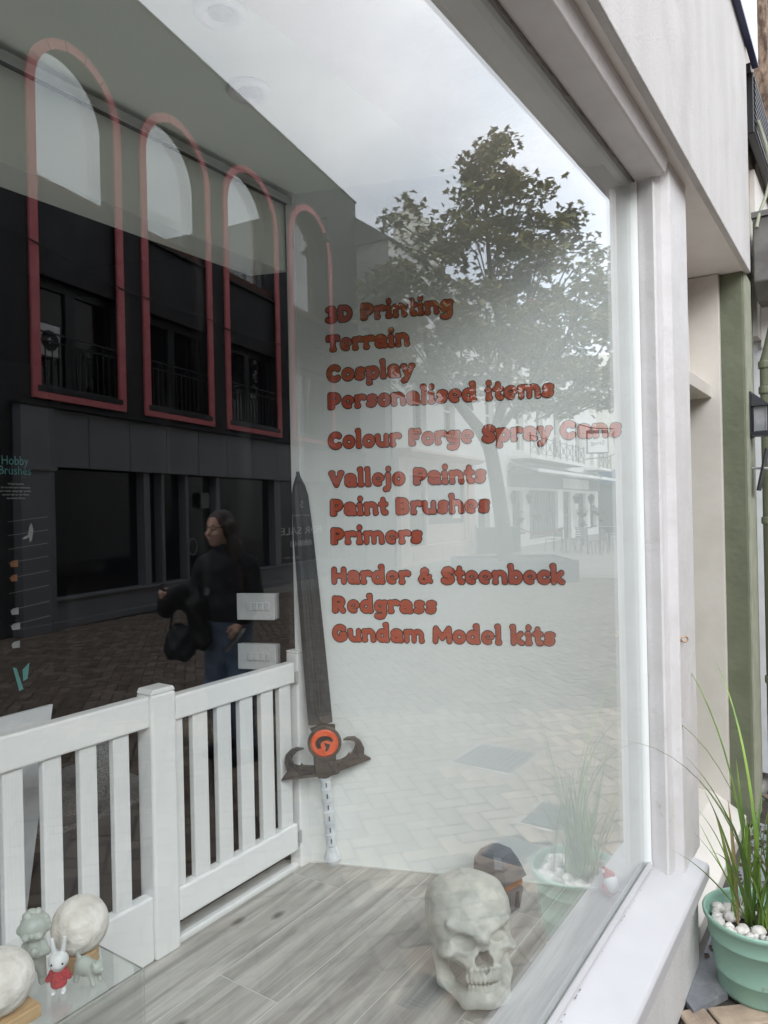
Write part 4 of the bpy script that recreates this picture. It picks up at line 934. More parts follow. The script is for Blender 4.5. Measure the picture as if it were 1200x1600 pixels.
for i, z in enumerate([1.59,1.545,1.50,1.455,1.405,1.355,1.30,1.25]):
    MB().prism([(1.262,z),(1.40,z+.014),(1.40,z+.016),(1.262,z+.0015)], PY-.0006, PY, 'y').build('print', 'cabinet', bn)
solid_outline([(1.336,1.520),(1.343,1.528),(1.349,1.560),(1.343,1.585),(1.336,1.575),(1.330,1.545),(1.318,1.540),(1.310,1.532),(1.322,1.532),(1.333,1.538)], PY-.0006, PY, WORLD, 'print', 'print_white', bn)
wb = MB().hexa([(.2,1.335,.36),(1.075,1.335,.36),(1.075,1.345,.36),(.2,1.345,.36),(.2,1.345,1.045),(1.193,1.345,1.056),(1.193,1.355,1.056),(.2,1.355,1.045)]).build('white_board', 'board_white')
tag(wb, 'plain white board leaning behind the left end of the picket fence', 'board')
cbn = empty('low_cabinet', (1.6, 1.6, .12), 'low grey cabinet on the dark floor behind the picket fence', 'cabinet')
MB().box(1.25, 1.72, 1.5, 2.0, .12, .60).build('body', 'cabinet', cbn, bevel=.004)
MB().box(1.245, 1.725, 1.495, 2.005, .6005, .618).build('top', 'mesh_white', cbn)
bn2 = empty('mesh_bin', (1.55, 1.6, .62), 'round pale mesh desk bin standing on the low grey cabinet', 'bin')
MB().lathe([(.045,.0),(.055,.19),(.058,.195),(.053,.195),(.044,.004),(0,.003)], (1.53,1.62,.6185), 28).build('mesh_body', 'mesh_white', bn2)
rn = random.Random(3)
for i, m_ in enumerate(['cable_yellow','cable_white','cable_black','cable_white']):
    p0 = Vector((1.55+.1*i, 1.45+.12*(i % 2), .13)); pts = []
    for k in range(14):
        a = k*.55+i; pts.append((p0.x+.16*math.cos(a)*(.5+.05*k), p0.y+.10*math.sin(a*1.3), p0.z+.04+.05*math.sin(a*.7+i)))
    o = MB().tube(pts, .0035, 6).build('cable', m_, smooth=True)
    tag(o, ['yellow cable looping on the dark floor behind the gate','white cable coiled nearest the middle fence post behind the gate','black cable tangled on the floor behind the gate','white cable trailing on the floor nearest the wall behind the gate'][i], 'cable')
tb = MB().box(1.75, 2.05, 1.45, 1.62, .12, .20).build('adapter_box', 'cabinet', bevel=.006); tag(tb, 'flat grey box on the floor behind the picket gate', 'box')

# ================================================================== THE STREET (seen in the window's reflection: built across the street)
# herringbone brick paving laid at 45 degrees to the shop fronts
pv = MB().box(-14, 40, -30, -.12, -.0495, -.012).build('pavement', 'joint_sand'); pv['kind'] = ST
BRW = .1025; ca, sa_ = math.cos(R(41)), math.sin(R(41))
cand = []
def area_in_view(c):
    best = 0
    for sgn in (1, -1):
        P = Vector((c[0], c[1]*sgn, 0))
        q0 = proj(P)
        if q0 is None: continue
        x_, y_, f_ = q0
        if sgn == -1:     # mirrored in the glass
            if not (430 < x_ < 1000 and 850 < y_ < 1380): 
                if not (0 < x_ < 430 and 950 < y_ < 1500): continue
            d_ = 1/f_**2
        else:
            if not (1060 < x_ < 1215 and 900 < y_ < 1640): continue
            d_ = 3/f_**2
        best = max(best, d_)
    return best
covers = [(4.22,1.40,.22,.22,0), (3.57,.775,.17,.12,0), (3.12,.785,.12,.10,0), (2.04,.61,.09,.055,0)]
def in_cover(x, y):
    for (cx_, cy_, a_, b_, r_) in covers:
        if abs(x-cx_) < a_+.04 and abs(-y-cy_) < b_+.04: return True
    if -.235 < y and 2.40 < x < 4.0: return True
    return False
rb = random.Random(5)
for i in range(-260, 420):
    for j in range(-420, 260):
        k = (i-j) % 4
        if k not in (0, 3): continue
        w_, h_ = (2, 1) if k == 0 else (1, 2)
        u_, v_ = (i+w_/2)*BRW, (j+h_/2)*BRW
        x, y = u_*ca-v_*sa_, u_*sa_+v_*ca
        if not (-3 < x < 16 and -9.2 < y < -.19): continue
        if y < -5 and x < 0: continue
        if in_cover(x, y): continue
        cand.append((area_in_view((x, -y)) if False else max(area_in_view((x, y)), 0), x, y, k, rb.uniform(-.0025,.0025)))
# mirrored bricks sit at -y in the virtual image, so measure them there
def score(x, y):
    s_ = 0
    q0 = proj(Vector((x, y, 0)))
    if q0 and 1060 < q0[0] < 1215 and 900 < q0[1] < 1640: s_ = 3/q0[2]**2
    q1 = proj(Vector((x, -y, 0)))
    if q1 and (480 < q1[0] < 1000 and 850 < q1[1] < 1400 or 0 < q1[0] <= 480 and 950 < q1[1] < 1150): s_ = max(s_, 1/q1[2]**2)
    return s_
cand = [(score(x, y), x, y, k, dz) for (_, x, y, k, dz) in cand]
cand.sort(key=lambda c: -c[0])
def brick_verts(x, y, k, dz):
    hw, hh = (.0975, .0462) if k == 0 else (.0462, .0975)
    pts = []
    for z, ins in ((-.012, 0), (-.004+dz, 0), (dz, .005)):
        for sx_, sy_ in ((-1,-1),(1,-1),(1,1),(-1,1)):
            u_, v_ = sx_*(hw-ins), sy_*(hh-ins)
            pts.append((x+u_*ca-v_*sa_, y+u_*sa_+v_*ca, z))
    return pts
BF = [(8,9,10,11)]+[(a, (a+1)%4, 4+(a+1)%4, 4+a) for a in range(4)]+[(4+a, 4+(a+1)%4, 8+(a+1)%4, 8+a) for a in range(4)]
meshes = {}
for k in (0, 3):
    mb = MB(); mb.add(brick_verts(0, 0, k, 0), BF); o = mb.build('brick', 'brick_paver', pv); meshes[k] = o.data; bpy.data.objects.remove(o)
for (s_, x, y, k, dz) in cand[:290]:
    o = bpy.data.objects.new('brick', meshes[k]); col.objects.link(o); o.parent = pv; o.location = (x, y, dz); o.rotation_euler = (rb.uniform(-.008,.008), rb.uniform(-.008,.008), 0)
tones = [('brick_far', (.25,.20,.155)), ('brick_dim', (.17,.13,.10)), ('brick_red', (.21,.16,.122))]
for nm, c in tones: M[nm] = mat(nm, c, .85, tuple(q*.6 for q in c), 9, .35, .65, bump=.1, bscale=60)
for ti, (nm, c) in enumerate(tones):
    sel = [q for qi, q in enumerate(cand[290:]) if (qi*7919+int(q[1]*977)) % 3 == ti]
    vs_, fs_ = [], []
    for (s_, x, y, k, dz) in sel:
        b0 = len(vs_); vs_ += brick_verts(x, y, k, dz); fs_ += [tuple(b0+i for i in f_) for f_ in BF]
    mb = MB(); mb.v = [Vector(p) for p in vs_]; mb.f = fs_
    o = mb.build('paving_bricks', nm, pv, recalc=False); o['kind'] = 'stuff'
# pale paving of the square further on
sq = MB().box(9.0, 60, -24, -9.21, -.0115, .0015).build('square', 'paving_far'); sq['kind'] = ST
sq2 = MB().box(16.05, 60, -9.205, -.2, -.0115, .0015).build('square', 'paving_far'); sq2['kind'] = ST
sl = MB()
for i in range(16):
    x0 = 16.5+i*.9
    for j in range(12): sl.box(x0+.006, x0+.89, -9.1+j*.62, -9.1+j*.62+.61, .0016, .006)
o = sl.build('paving_slabs', 'paving_far', sq); o['kind'] = 'stuff'
# covers let into the paving
lab = ['dark ribbed iron drain cover in the brick paving, largest and furthest from the shop', 'square chequered iron cover in the paving behind the flower pot reflection', 'small iron cover in the brick paving close to the shop window', 'small black cover in the paving nearest the camera']
for i, (cx_, cy_, a_, b_, r_) in enumerate(covers):
    q = empty('drain_cover', (cx_, -cy_, 0), lab[i], 'drain cover', 'covers let into the paving')
    MB().box(cx_-a_-.15, cx_+a_+.15, -cy_-b_-.15, min(-cy_+b_+.15, -.13), -.0118, -.0075).build('mortar_bed', 'brick_paver', q)
    MB().box(cx_-a_, cx_+a_, -cy_-b_, -cy_+b_, -.0074, -.004).build('frame', 'stone_pale' if i < 2 else 'iron_cover', q)
    MB().box(cx_-a_+.02, cx_+a_-.02, -cy_-b_+.02, -cy_+b_-.02, -.0038, .0005).build('plate', 'black_cover' if i == 3 else 'iron_cover', q)
    rb_ = MB(); n_ = 9 if i == 0 else 6
    for t_ in range(n_):
        y0 = -cy_-b_+.03+(2*b_-.06)*t_/n_
        if i == 0: rb_.box(cx_-a_+.03, cx_+a_-.03, y0, y0+.02, .0006, .006)
        else:
            for t2 in range(8): 
                x0 = cx_-a_+.03+(2*a_-.06)*t2/8+(.004 if t_ % 2 else 0); rb_.box(x0, x0+.012, y0, y0+.010, .0006, .004)
    rb_.build('ribs', 'black_cover' if i == 3 else 'iron_cover', q)
# slate strip and litter along the wall foot
st_ = MB().hexa([(2.42,-.135,-.011),(2.42,-.128,-.011),(4.0,-.122,-.011),(4.0,-.235,-.011),(2.42,-.135,.012),(2.42,-.128,.012),(4.0,-.122,.012),(4.0,-.235,.012)])
st_ = MB(); st_.prism([(2.40,-.150),(2.44,-.119),(3.99,-.119),(3.99,-.24),(2.55,-.225)], -.011, .012, 'z'); o = st_.build('slate_slab', 'slate', pv)
lit = MB(); rl = random.Random(9)
for i in range(150):
    x = rl.uniform(2.7, 4.1); y = -.13-abs(rl.gauss(0, .05)); 
    if rl.random() < .5: x = rl.gauss(3.75, .18)
    z = .0125+rl.uniform(0, .006); a = rl.uniform(0, 6.3); s_ = rl.uniform(.005, .018)
    lit.add([(x+s_*math.cos(a), y+s_*math.sin(a), z), (x+s_*.6*math.cos(a+1.4), y+s_*.6*math.sin(a+1.4), z+.004), (x-s_*math.cos(a), y-s_*math.sin(a), z+.002), (x+s_*.6*math.cos(a-1.5), y+s_*.6*math.sin(a-1.5), z)], [(0,1,2,3)])
o = lit.build('leaf_litter', 'dead_leaf', recalc=False); o['kind'] = 'stuff'
wd_ = MB()
for i in range(260):
    c = rl.choice([(4.9,-.24),(5.4,-.3),(5.9,-.34),(4.7,-.4),(5.2,-.5),(4.35,-.2),(6.4,-.5)]); x = c[0]+rl.gauss(0,.09); y = c[1]+rl.gauss(0,.06)
    a = rl.uniform(0, 6.3); s_ = rl.uniform(.008,.02); z = rl.uniform(.003,.03)
    wd_.add([(x,y,z),(x+s_*math.cos(a),y+s_*math.sin(a),z+.006),(x+1.6*s_*math.cos(a+.5),y+1.6*s_*math.sin(a+.5),z+.004),(x+s_*math.cos(a+1),y+s_*math.sin(a+1),z+.006)], [(0,1,2,3)])
o = wd_.build('weeds', 'weed', recalc=False); o['kind'] = 'stuff'

# ---- flower pot with grass
PX, PYy = 2.64, -.305
pot = empty('plant_pot', (PX, PYy, 0), 'mint green metal pot filled with white pebbles beside the window sill', 'plant pot')
MB().lathe([(0.0, 0.0015), (0.119, 0.0015), (0.1241, 0.0148), (0.1292, 0.0666), (0.1326, 0.0695), (0.1343, 0.074), (0.1326, 0.0784), (0.1462, 0.1738), (0.1496, 0.176), (0.1513, 0.1804), (0.1496, 0.1849), (0.1564, 0.2256), (0.1615, 0.2307), (0.1666, 0.2381), (0.1675, 0.247), (0.1632, 0.2515), (0.1581, 0.2485), (0.1538, 0.2352), (0.1496, 0.1849), (0.0, 0.1849)], (PX,PYy,0), 64).build('pot_body', 'pot_green', pot, smooth=True)
MB().lathe([(.0,.206),(.148,.200),(.0,.15)], (PX,PYy,0), 32).build('soil', 'soil', pot)
rp_ = random.Random(4)
pebs = []
for v_i in range(3):
    bm = bmesh.new(); bmesh.ops.create_icosphere(bm, subdivisions=2, radius=.021)
    for v in bm.verts:
        d = v.co.normalized(); v.co = v.co*(1+.35*mnoise.noise(d*1.4+Vector((v_i*5,0,0))))
        v.co.z *= .72
    me = bpy.data.meshes.new('pebble'); bm.to_mesh(me); bm.free(); me.materials.append(M['pebble']); me.polygons.foreach_set('use_smooth', [True]*len(me.polygons)); pebs.append(me)
for i in range(64):
    a = rp_.uniform(0, 2*math.pi); r_ = math.sqrt(rp_.uniform(.22, 1))*.128
    o = bpy.data.objects.new('pebble', pebs[i % 3]); col.objects.link(o); o.parent = pot; s_ = rp_.uniform(.65, 1.25)
    o.location = (r_*math.cos(a), r_*math.sin(a), .212+rp_.uniform(-.004,.012)); o.rotation_euler = (rp_.uniform(-.5,.5), rp_.uniform(-.5,.5), rp_.uniform(0,6)); o.scale = (s_, s_*.85, s_)
gr_ = empty('grass_plant', (PX+.01, PYy, .20), 'tall strappy green grass plant growing in the mint green pot', 'plant')
def strap(az, length, lean, curl, w_, dry=False, base=(0,0)):
    n_ = 14; p = Vector((PX+.01+base[0], PYy+base[1], .198)); th_ = lean; pts = []; d = Vector((math.cos(az), math.sin(az), 0)); sd_ = Vector((-math.sin(az), math.cos(az), 0))
    for i in range(n_+1):
        t_ = i/n_; ww = w_*(.55+.9*t_ if t_ < .4 else .91*(1-((t_-.4)/.6)**1.6))+.0004
        pts.append((p.copy(), ww)); th_ += curl*(t_**1.2)/n_*2
        p = p + (d*math.sin(th_)+Vector((0,0,1))*math.cos(th_))*length/n_
    vs_, fs_ = [], []
    for p_, ww in pts: vs_ += [tuple(p_-sd_*ww), tuple(p_+Vector((0,0,-ww*.45))+d*ww*.3), tuple(p_+sd_*ww)]
    for i in range(n_): fs_ += [(i*3,i*3+1,i*3+4,i*3+3),(i*3+1,i*3+2,i*3+5,i*3+4)]
    MB().add(vs_, fs_).build('leaf', 'blade_dry' if dry else 'blade_leaf', gr_, smooth=True, recalc=False)
rg_ = random.Random(12)
for i in range(25):
    az = rg_.uniform(0, 2*math.pi); strap(az, rg_.uniform(.24,.54), rg_.uniform(.05,.45), rg_.uniform(.1,.9), rg_.uniform(.0050,.0095), dry=rg_.random() < .08, base=(rg_.gauss(0,.035), rg_.gauss(0,.035)))
for (az, le, lean, cu) in [(2.9,.62,.45,.3),(2.6,.72,.38,.5),(3.3,.66,.30,1.5),(2.2,.85,.25,1.4),(1.9,.95,.12,1.5),(3.6,.7,.5,.5),(.6,.9,.1,.9),(5.2,.85,.2,.8),(4.4,.9,.3,.6),(1.2,1.0,.1,.8),(2.75,.55,.75,.35),(3.0,.60,.62,.7)]:
    strap(az, le, lean, cu, .0052, base=(rg_.gauss(0,.02), rg_.gauss(0,.02)))

# ---- opposite building with four arches
ub = (.979, .206)
FB = Frame((5.80, 9.14), ub)
fb = empty('arcade_building', FB(0,0,0), 'black painted building with four pink edged arches above a grey shop front', 'building')
TH = .34
arch = [(-.20,1.64,8.72),(2.10,4.06,8.80),(4.50,6.62,8.95),(7.12,9.36,9.15)]   # t0, t1 (outer edges of surround), apex
TOP, BOT, SW_ = 10.32, 3.30, .145
wall = MB(FB)
ts = -2.4
for (a, b2, ap) in arch:
    i0, i1 = a+SW_*.5, b2-SW_*.5
    wall.box(ts, i0, -TH, 0, 3.2, TOP); ts = i1
    wall.box(i0, i1, -TH, 0, 3.2, BOT+.07)
    c_ = (i0+i1)/2; hw = (i1-i0)/2; zc = ap-SW_*.5-hw
    n_ = 28; arc = [(c_-hw*math.cos(math.pi*k/n_), zc+hw*math.sin(math.pi*k/n_)) for k in range(n_+1)]
    for k in range(n_):
        (x0,z0),(x1,z1) = arc[k], arc[k+1]
        wall.hexa([(x0,0,z0),(x1,0,z1),(x1,-TH,z1),(x0,-TH,z0),(x0,0,TOP),(x1,0,TOP),(x1,-TH,TOP),(x0,-TH,TOP)])
wall.box(ts, 11.03, -TH, 0, 3.2, TOP)
wall.build('wall', 'fac_black', fb)
MB(FB).box(-2.4, 11.05, -TH-.02, .03, TOP, TOP+.05).build('coping', 'fac_black', fb)
MB(FB).box(-2.4, 11.02, -7.5, -TH-.001, 0, 6.30).build('rear_block', 'fac_black', fb)
MB(FB).box(10.80, 11.02, -7.5, -TH-.001, 6.301, TOP-.02).build('end_wall', 'fac_black', fb)
for ai, (a, b2, ap) in enumerate(arch):
    c_ = (a+b2)/2; hw = (b2-a)/2; zc = ap-hw
    # surround: jambs, sill strip and voussoir segments standing proud
    MB(FB).box(a, a+SW_, .001, .045, BOT+.001, zc).build('jamb_strip', 'fac_pink', fb, bevel=.004)
    MB(FB).box(b2-SW_, b2, .001, .045, BOT+.001, zc).build('jamb_strip', 'fac_pink', fb, bevel=.004)
    MB(FB).box(a+SW_+.002, b2-SW_-.002, .001, .045, BOT+.001, BOT+.10).build('sill_strip', 'fac_pink', fb, bevel=.004)
    nseg = 7
    for k in range(nseg):
        a0 = math.pi*k/nseg+.010; a1 = math.pi*(k+1)/nseg-.010; mb = MB(FB); P_ = []
        for q in range(7):
            t_ = a0+(a1-a0)*q/6; P_.append(((c_-hw*math.cos(t_), zc+.003+hw*math.sin(t_)), (c_-(hw-SW_)*math.cos(t_), zc+.003+(hw-SW_)*math.sin(t_))))
        for q in range(6):
            o1, i1 = P_[q]; o2, i2 = P_[q+1]
            mb.hexa([(o1[0],.001,o1[1]),(o2[0],.001,o2[1]),(i2[0],.001,i2[1]),(i1[0],.001,i1[1]),(o1[0],.045,o1[1]),(o2[0],.045,o2[1]),(i2[0],.045,i2[1]),(i1[0],.045,i1[1])])
        mb.build('voussoir', 'fac_pink', fb)
    _arc = [(c_-(hw-SW_+.03)*math.cos(math.pi*k/24), zc+(hw-SW_+.03)*math.sin(math.pi*k/24)) for k in range(25)]
    MB(FB).prism([(a+SW_-.03, 6.585)]+_arc+[(b2-SW_+.03, 6.585)], -.26, -.25, 'y').build('arch_pane', 'arch_glass', fb)
    # recessed infill: brick strip, black panel, casement, balconet
    i0, i1 = a+SW_*.5+.001, b2-SW_*.5-.001
    MB(FB).box(i0, i1, -.30, -.12, 6.38, 6.58).build('brick_sill', 'fac_brick', fb)
    MB(FB).box(i0, i1, -.30, -.06, 5.12, 6.379).build('panel', 'fac_black', fb)
    MB(FB).box(i0, i1, -.08, .0, 6.34, 6.385).build('panel_coping', 'fac_black', fb) if ai else None
    wn = MB(FB); 
    for (x0, x1, z0, z1) in [(i0,i0+.10,BOT+.071,5.119),(i1-.10,i1,BOT+.071,5.119),(c_-.09,c_+.09,BOT+.071,5.119),(i0+.1,c_-.09,4.98,5.119),(c_+.09,i1-.1,4.98,5.119),(i0+.1,c_-.09,BOT+.071,BOT+.2),(c_+.09,i1-.1,BOT+.071,BOT+.2)]:
        wn.box(x0, x1, -.26, -.19, z0, z1)
    wo = wn.build('window', 'black_metal', fb)
    MB(FB).box(i0, i1, -.24, -.235, BOT+.08, 5.10).build('pane', 'dark_glass', wo)
    rl_ = MB(FB)
    rl_.box(i0, i1, -.03, -.01, 4.27, 4.295); rl_.box(i0, i1, -.03, -.01, 4.15, 4.17); rl_.box(i0, i1, -.03, -.01, 3.50, 3.52)
    x = i0+.07; k = 0
    while x < i1-.03:
        rl_.box(x, x+.016, -.028, -.012, 3.521, 4.149 if k % 5 else 4.269); x += .125; k += 1
    for hx0 in (i0+.07+.25, i0+.07+1.0):
        rl_.tube([(hx0, -.02, 4.15)]+[(hx0+.0625-.0625*math.cos(math.pi*q/8), -.02, 4.17+.0+.075*math.sin(math.pi*q/8)) for q in range(9)]+[(hx0+.125,-.02,4.15)], .009, 5)
    rl_.build('railing', 'black_metal', fb)
    MB(FB).box(i0, i1, -.10, .05, BOT+.10, BOT+.19).build('window_sill', 'black_metal', fb, bevel=.01)
# things on that facade
ac = empty('air_conditioner', FB(.2,-.1,4.05), 'white air conditioner box with a round fan behind the first arch railing', 'air conditioner')
MB(FB).box(.0, .40, -.185, -.06, 3.95, 4.42).build('case', 'ac_white', ac, bevel=.02)
MB(FB).lathe([(0,-.059),(.150,-.059),(.150,-.054),(0,-.054)], (.20,0,4.18), 28, axis='y').build('fan_grille', 'black_metal', ac)
MB(FB).lathe([(0,-.0535),(.045,-.0535),(.040,-.048),(0,-.048)], (.20,0,4.18), 16, axis='y').build('fan_hub', 'ac_white', ac)
fl_ = empty('floodlight', FB(8.75,.2,8.6), 'dark floodlight on a bent bracket over the fourth arch', 'lamp')
MB(FB).tube([(8.95,.01,8.95),(8.65,.12,9.02),(8.60,.30,8.98)], .02, 8).build('bracket', 'black_metal', fl_)
MB(FB).tube([(8.60,.28,8.98),(8.62,.28,8.6)], .014, 8).build('drop', 'black_metal', fl_)
MB(FB).hexa([(8.52,.20,8.42),(8.74,.20,8.42),(8.74,.34,8.42),(8.52,.34,8.42),(8.56,.22,8.6),(8.70,.22,8.6),(8.70,.32,8.6),(8.56,.32,8.6)]).build('head', 'black_metal', fl_)
cabz = MB(FB).tube([(-3,.06,5.72),(-.2,.06,5.5),(1.7,.055,5.28),(2.1,.06,5.30),(4.1,.055,5.36),(4.5,.06,5.30),(6.7,.055,5.42),(9.4,.06,5.6)], .010, 6).build('cable', 'black_metal')
tag(cabz, 'thin black cable strung across the arcade facade between the arches', 'cable')
tw = MB(FB)
for (x, z, n_) in [(5.9,6.58,7),(4.0,6.36,4),(1.4,6.58,4)]:
    for k in range(n_):
        a = rl.uniform(-.7,.7); tw.tube([(x,-.1,z),(x+.15*math.sin(a),-.1,z+.2),(x+.3*math.sin(a*1.3),-.1,z+rl.uniform(.3,.5))], [.006,.004,.002], 4)
o = tw.build('weeds', 'bark'); tag(o, kind='stuff')
# grey shop front below
sf = empty('grey_shopfront', FB(0,.1,0), 'dark grey empty shop front with large black windows under the arches', 'shop front')
MB(FB).box(-2.4, -.56, -.2, .02, 0, 3.199).build('left_wall', 'fac_black', sf)
MB(FB).box(-.56, 11.03, -TH, .04, 2.34, 3.199).build('fascia_backing', 'fac_black', sf)
x = -.56
for k, x1 in enumerate([.02,.72,1.6,2.5,3.4,4.3,5.2,6.2,7.2,8.2,9.2,10.2,11.0]):
    MB(FB).box(x+.008, x1-.008, .0405, .13 if k else .19, 2.33, 3.16).build('fascia_panel', 'fac_grey', sf, bevel=.004); x = x1
MB(FB).box(-.60, 11.03, .0, .22, 3.1605, 3.20).build('fascia_capping', 'fac_black', sf)
MB(FB).box(-.55, .02, -.2, .17, .13, 2.26).build('pilaster', 'fac_grey', sf, bevel=.006)
MB(FB).box(-.58, .05, -.2, .20, 2.261, 2.329).build('pilaster_cap', 'fac_grey', sf, bevel=.008)
MB(FB).box(-.60, .07, -.2, .22, 0, .129).build('pilaster_base', 'fac_grey', sf, bevel=.01)
MB(FB).box(.071, 11.0, -.18, .09, .11, .40).build('stall_riser', 'fac_grey', sf)
MB(FB).box(.071, 11.0, -.18, .13, 0, .109).build('plinth', 'fac_grey', sf, bevel=.01)
MB(FB).box(.051, 11.0, -.18, .14, .4005, .44).build('shop_sill', 'fac_grey', sf, bevel=.01)
for (a, b2) in [(1.98,2.13),(2.42,2.50),(3.08,3.16),(4.02,4.14),(6.18,6.43),(8.9,9.1)]:
    MB(FB).box(a, b2, -.12, .06, .4405, 2.339).build('mullion', 'fac_grey', sf, bevel=.005)
MB(FB).box(.03, 6.18, -.105, -.10, .4405, 2.339).build('window_pane', 'dark_glass', sf)
MB(FB).box(.03, 11.0, -.30, -.29, .1, 2.339).build('inner_blind', 'shop_dark', sf)
MB(FB).box(6.43, 9.9, -.05, -.04, .4405, 2.339).build('sign_window', 'shop_dark', sf)
MB(FB).box(9.9, 11.03, -.2, .1, .4405, 2.339).build('end_pier', 'fac_grey', sf)
hd = empty('ring_handle', FB(3.2,.1,1.0), 'round steel ring pull handle on the dark shop door', 'handle')
MB(FB).tube([(3.20+.125*math.cos(q*math.pi/12), .10, 1.02+.15*math.sin(q*math.pi/12)) for q in range(25)], .011, 8).build('ring', 'fac_grey', hd, smooth=True)
for dz in (-.15, .15): MB(FB).tube([(3.12,.055,1.02+dz*.6),(3.12,.10,1.02+dz*.6)], .008, 6).build('stud', 'fac_grey', hd)
nt_ = MB(FB).box(3.62, 3.86, .0, .004, 1.72, 2.02).build('door_notice', 'cabinet'); tag(nt_, 'small dim notice taped inside the dark shop door glass', 'notice')
Xf = -FB.u.copy(); Xf = Vector((-FB.u.x, FB.u.y, 0)); Nf = Vector((FB.n.x, -FB.n.y, 0))
fs_o = empty('for_sale_sign', FB(6.6,-.03,1.2), 'pale FOR SALE lettering on the darkened shop window panel', 'sign')
def ftext(s_, t_left, z, cap, wd, par, m_='sign_white', off=-.036, F_=FB, nm='letters', X_=None, N_=None, bold=0):
    return text(nm, s_, m_, par, F_(t_left, off, z), X_ or Xf, Vector((0,0,1)), N_ or Nf, cap, wd, depth=.003, bold=bold)
ftext('FOR SALE', 8.58, 1.09, .17, 2.02, fs_o); ftext('888848', 8.05, .80, .14, 1.05, fs_o); ftext('S', 7.65, 1.72, .17, .15, fs_o)
ftext('James & Company', 7.95, 1.52, .045, .85, fs_o); ftext('@ co', 7.4, .52, .07, .35, fs_o); ftext('www', 6.95, .55, .04, .3, fs_o)

# ---- salon building, white walls, pub terrace
SU = (.9956, .094)
FS = Frame((16.686, 10.384), SU)
Xs = Vector((-FS.u.x, FS.u.y, 0)); Ns = Vector((FS.n.x, -FS.n.y, 0))
sb_ = empty('salon_building', FS(0,0,0), 'tall white building with a pale pink beauty salon on its ground floor', 'building')
def holed(F_, x0, x1, z0, z1, holes, y0=-.3, y1=0):
    """wall slab with rectangular openings (non overlapping in x order per row)"""
    mb = MB(F_); xs = sorted({x0, x1, *[h[0] for h in holes], *[h[1] for h in holes]}); zs = sorted({z0, z1, *[h[2] for h in holes], *[h[3] for h in holes]})
    for a, b2 in zip(xs[:-1], xs[1:]):
        z = z0
        hs = sorted([h for h in holes if h[0] <= a and h[1] >= b2], key=lambda h: h[2])
        for h in hs: mb.box(a, b2, y0, y1, z, h[2]); z = h[3]
        mb.box(a, b2, y0, y1, z, z1)
    return mb
def win(F_, par, h, frame='town_cream', off=-.2):
    mb = MB(F_); x0,x1,z0,z1 = h; t_ = .05; xm = (x0+x1)/2; zm = (z0+z1)/2
    mb.box(x0,x0+t_,off,off+.06,z0,z1); mb.box(x1-t_,x1,off,off+.06,z0,z1); mb.box(x0+t_,x1-t_,off,off+.06,z1-t_,z1); mb.box(x0+t_,x1-t_,off,off+.06,z0,z0+t_)
    mb.box(x0+t_,x1-t_,off+.005,off+.055,zm-.03,zm+.03); mb.box(xm-.015,xm+.015,off+.01,off+.05,z0+t_,z1-t_)
    o = mb.build('window', frame, par); MB(F_).box(x0,x1,off-.02,off-.005,z0,z1).build('pane', 'dark_glass', o)
    MB(F_).box(x0-.06,x1+.06,-.05,.07,z0-.08,z0).build('sill', frame, o)
hol = [(1.3,2.2,4.0,5.6),(3.5,4.4,4.0,5.6),(1.3,2.2,6.5,8.0),(3.5,4.4,6.5,8.0)]
holed(FS, 0, 5.8, 3.35, 9.1, hol).build('wall', 'town_white', sb_)
for h in hol: win(FS, sb_, h)
MB(FS).box(-.004, .0, -8, 0, 0, 9.1).build('side_wall', 'town_mid_grey', sb_)
MB(FS).box(0, 5.8, -8, -.301, 0, 9.1).build('rear_block', 'town_mid_grey', sb_)
MB(FS).prism([(-8,9.101),(.15,9.101),(-2,10.6),(-6,10.6)], -.1, 5.9, 'x').build('roof', 'roof_slate', sb_)
ch = MB(FS).box(2.6, 4.6, -1.2, -.5, 9.6, 11.0).build('chimney', 'town_cream', sb_)
for k in range(4): MB(FS).lathe([(.10,11.001),(.09,11.35),(0,11.35)], (2.85+k*.5,-.85,0), 10).build('chimney_pot', 'chimney', ch)
MB(FS).box(-.3, .0-.006, -.25, -.05, 2.0, 5.0).build('drainpipe', 'town_mid_grey', sb_)
# salon front
sa2 = empty('beauty_salon_front', FS(.3,.1,0), 'pale pink panelled beauty salon shop front with lettering over the window', 'shop front')
MB(FS).prism([(0,3.349),(.55,3.30),(.55,3.22),(.40,3.16),(.25,3.10),(0,3.10)], .05, 5.75, 'x').build('cornice', 'salon_pink', sa2)
MB(FS).box(.1, 5.7, .0, .12, 2.60, 3.099).build('fascia', 'salon_pink', sa2)
MB(FS).box(.55, 5.25, .1205, .135, 2.66, 3.03).build('name_board', 'salon_panel', sa2)
for a in (.1, 5.1):
    MB(FS).box(a, a+.55, .0, .16, .0, 2.599).build('pilaster', 'salon_pink', sa2, bevel=.01)
    MB(FS).box(a+.1, a+.45, .1605, .175, .25, 2.4).build('pilaster_panel', 'salon_panel', sa2)
MB(FS).box(.651, 5.099, .0, .10, 0, .48).build('stall_riser', 'salon_pink', sa2)
for a, b2 in ((.9,2.7),(2.9,4.9)): MB(FS).box(a, b2, .1005, .12, .12, .40).build('riser_panel', 'salon_panel', sa2, bevel=.01)
MB(FS).box(.651, 5.099, .0, .14, .481, .54).build('window_sill', 'salon_pink', sa2)
for a in (.651, 1.9, 4.95): MB(FS).box(a, a+.12, .0, .08, .541, 2.599).build('mullion', 'salon_pink', sa2)
MB(FS).box(.771, 4.949, -.02, .0-.005, .541, 2.599).build('window_pane', 'dark_glass', sa2)
MB(FS).box(2.05, 4.94, .001, .006, .541, 1.15).build('frosted_strip', 'salon_panel', sa2)
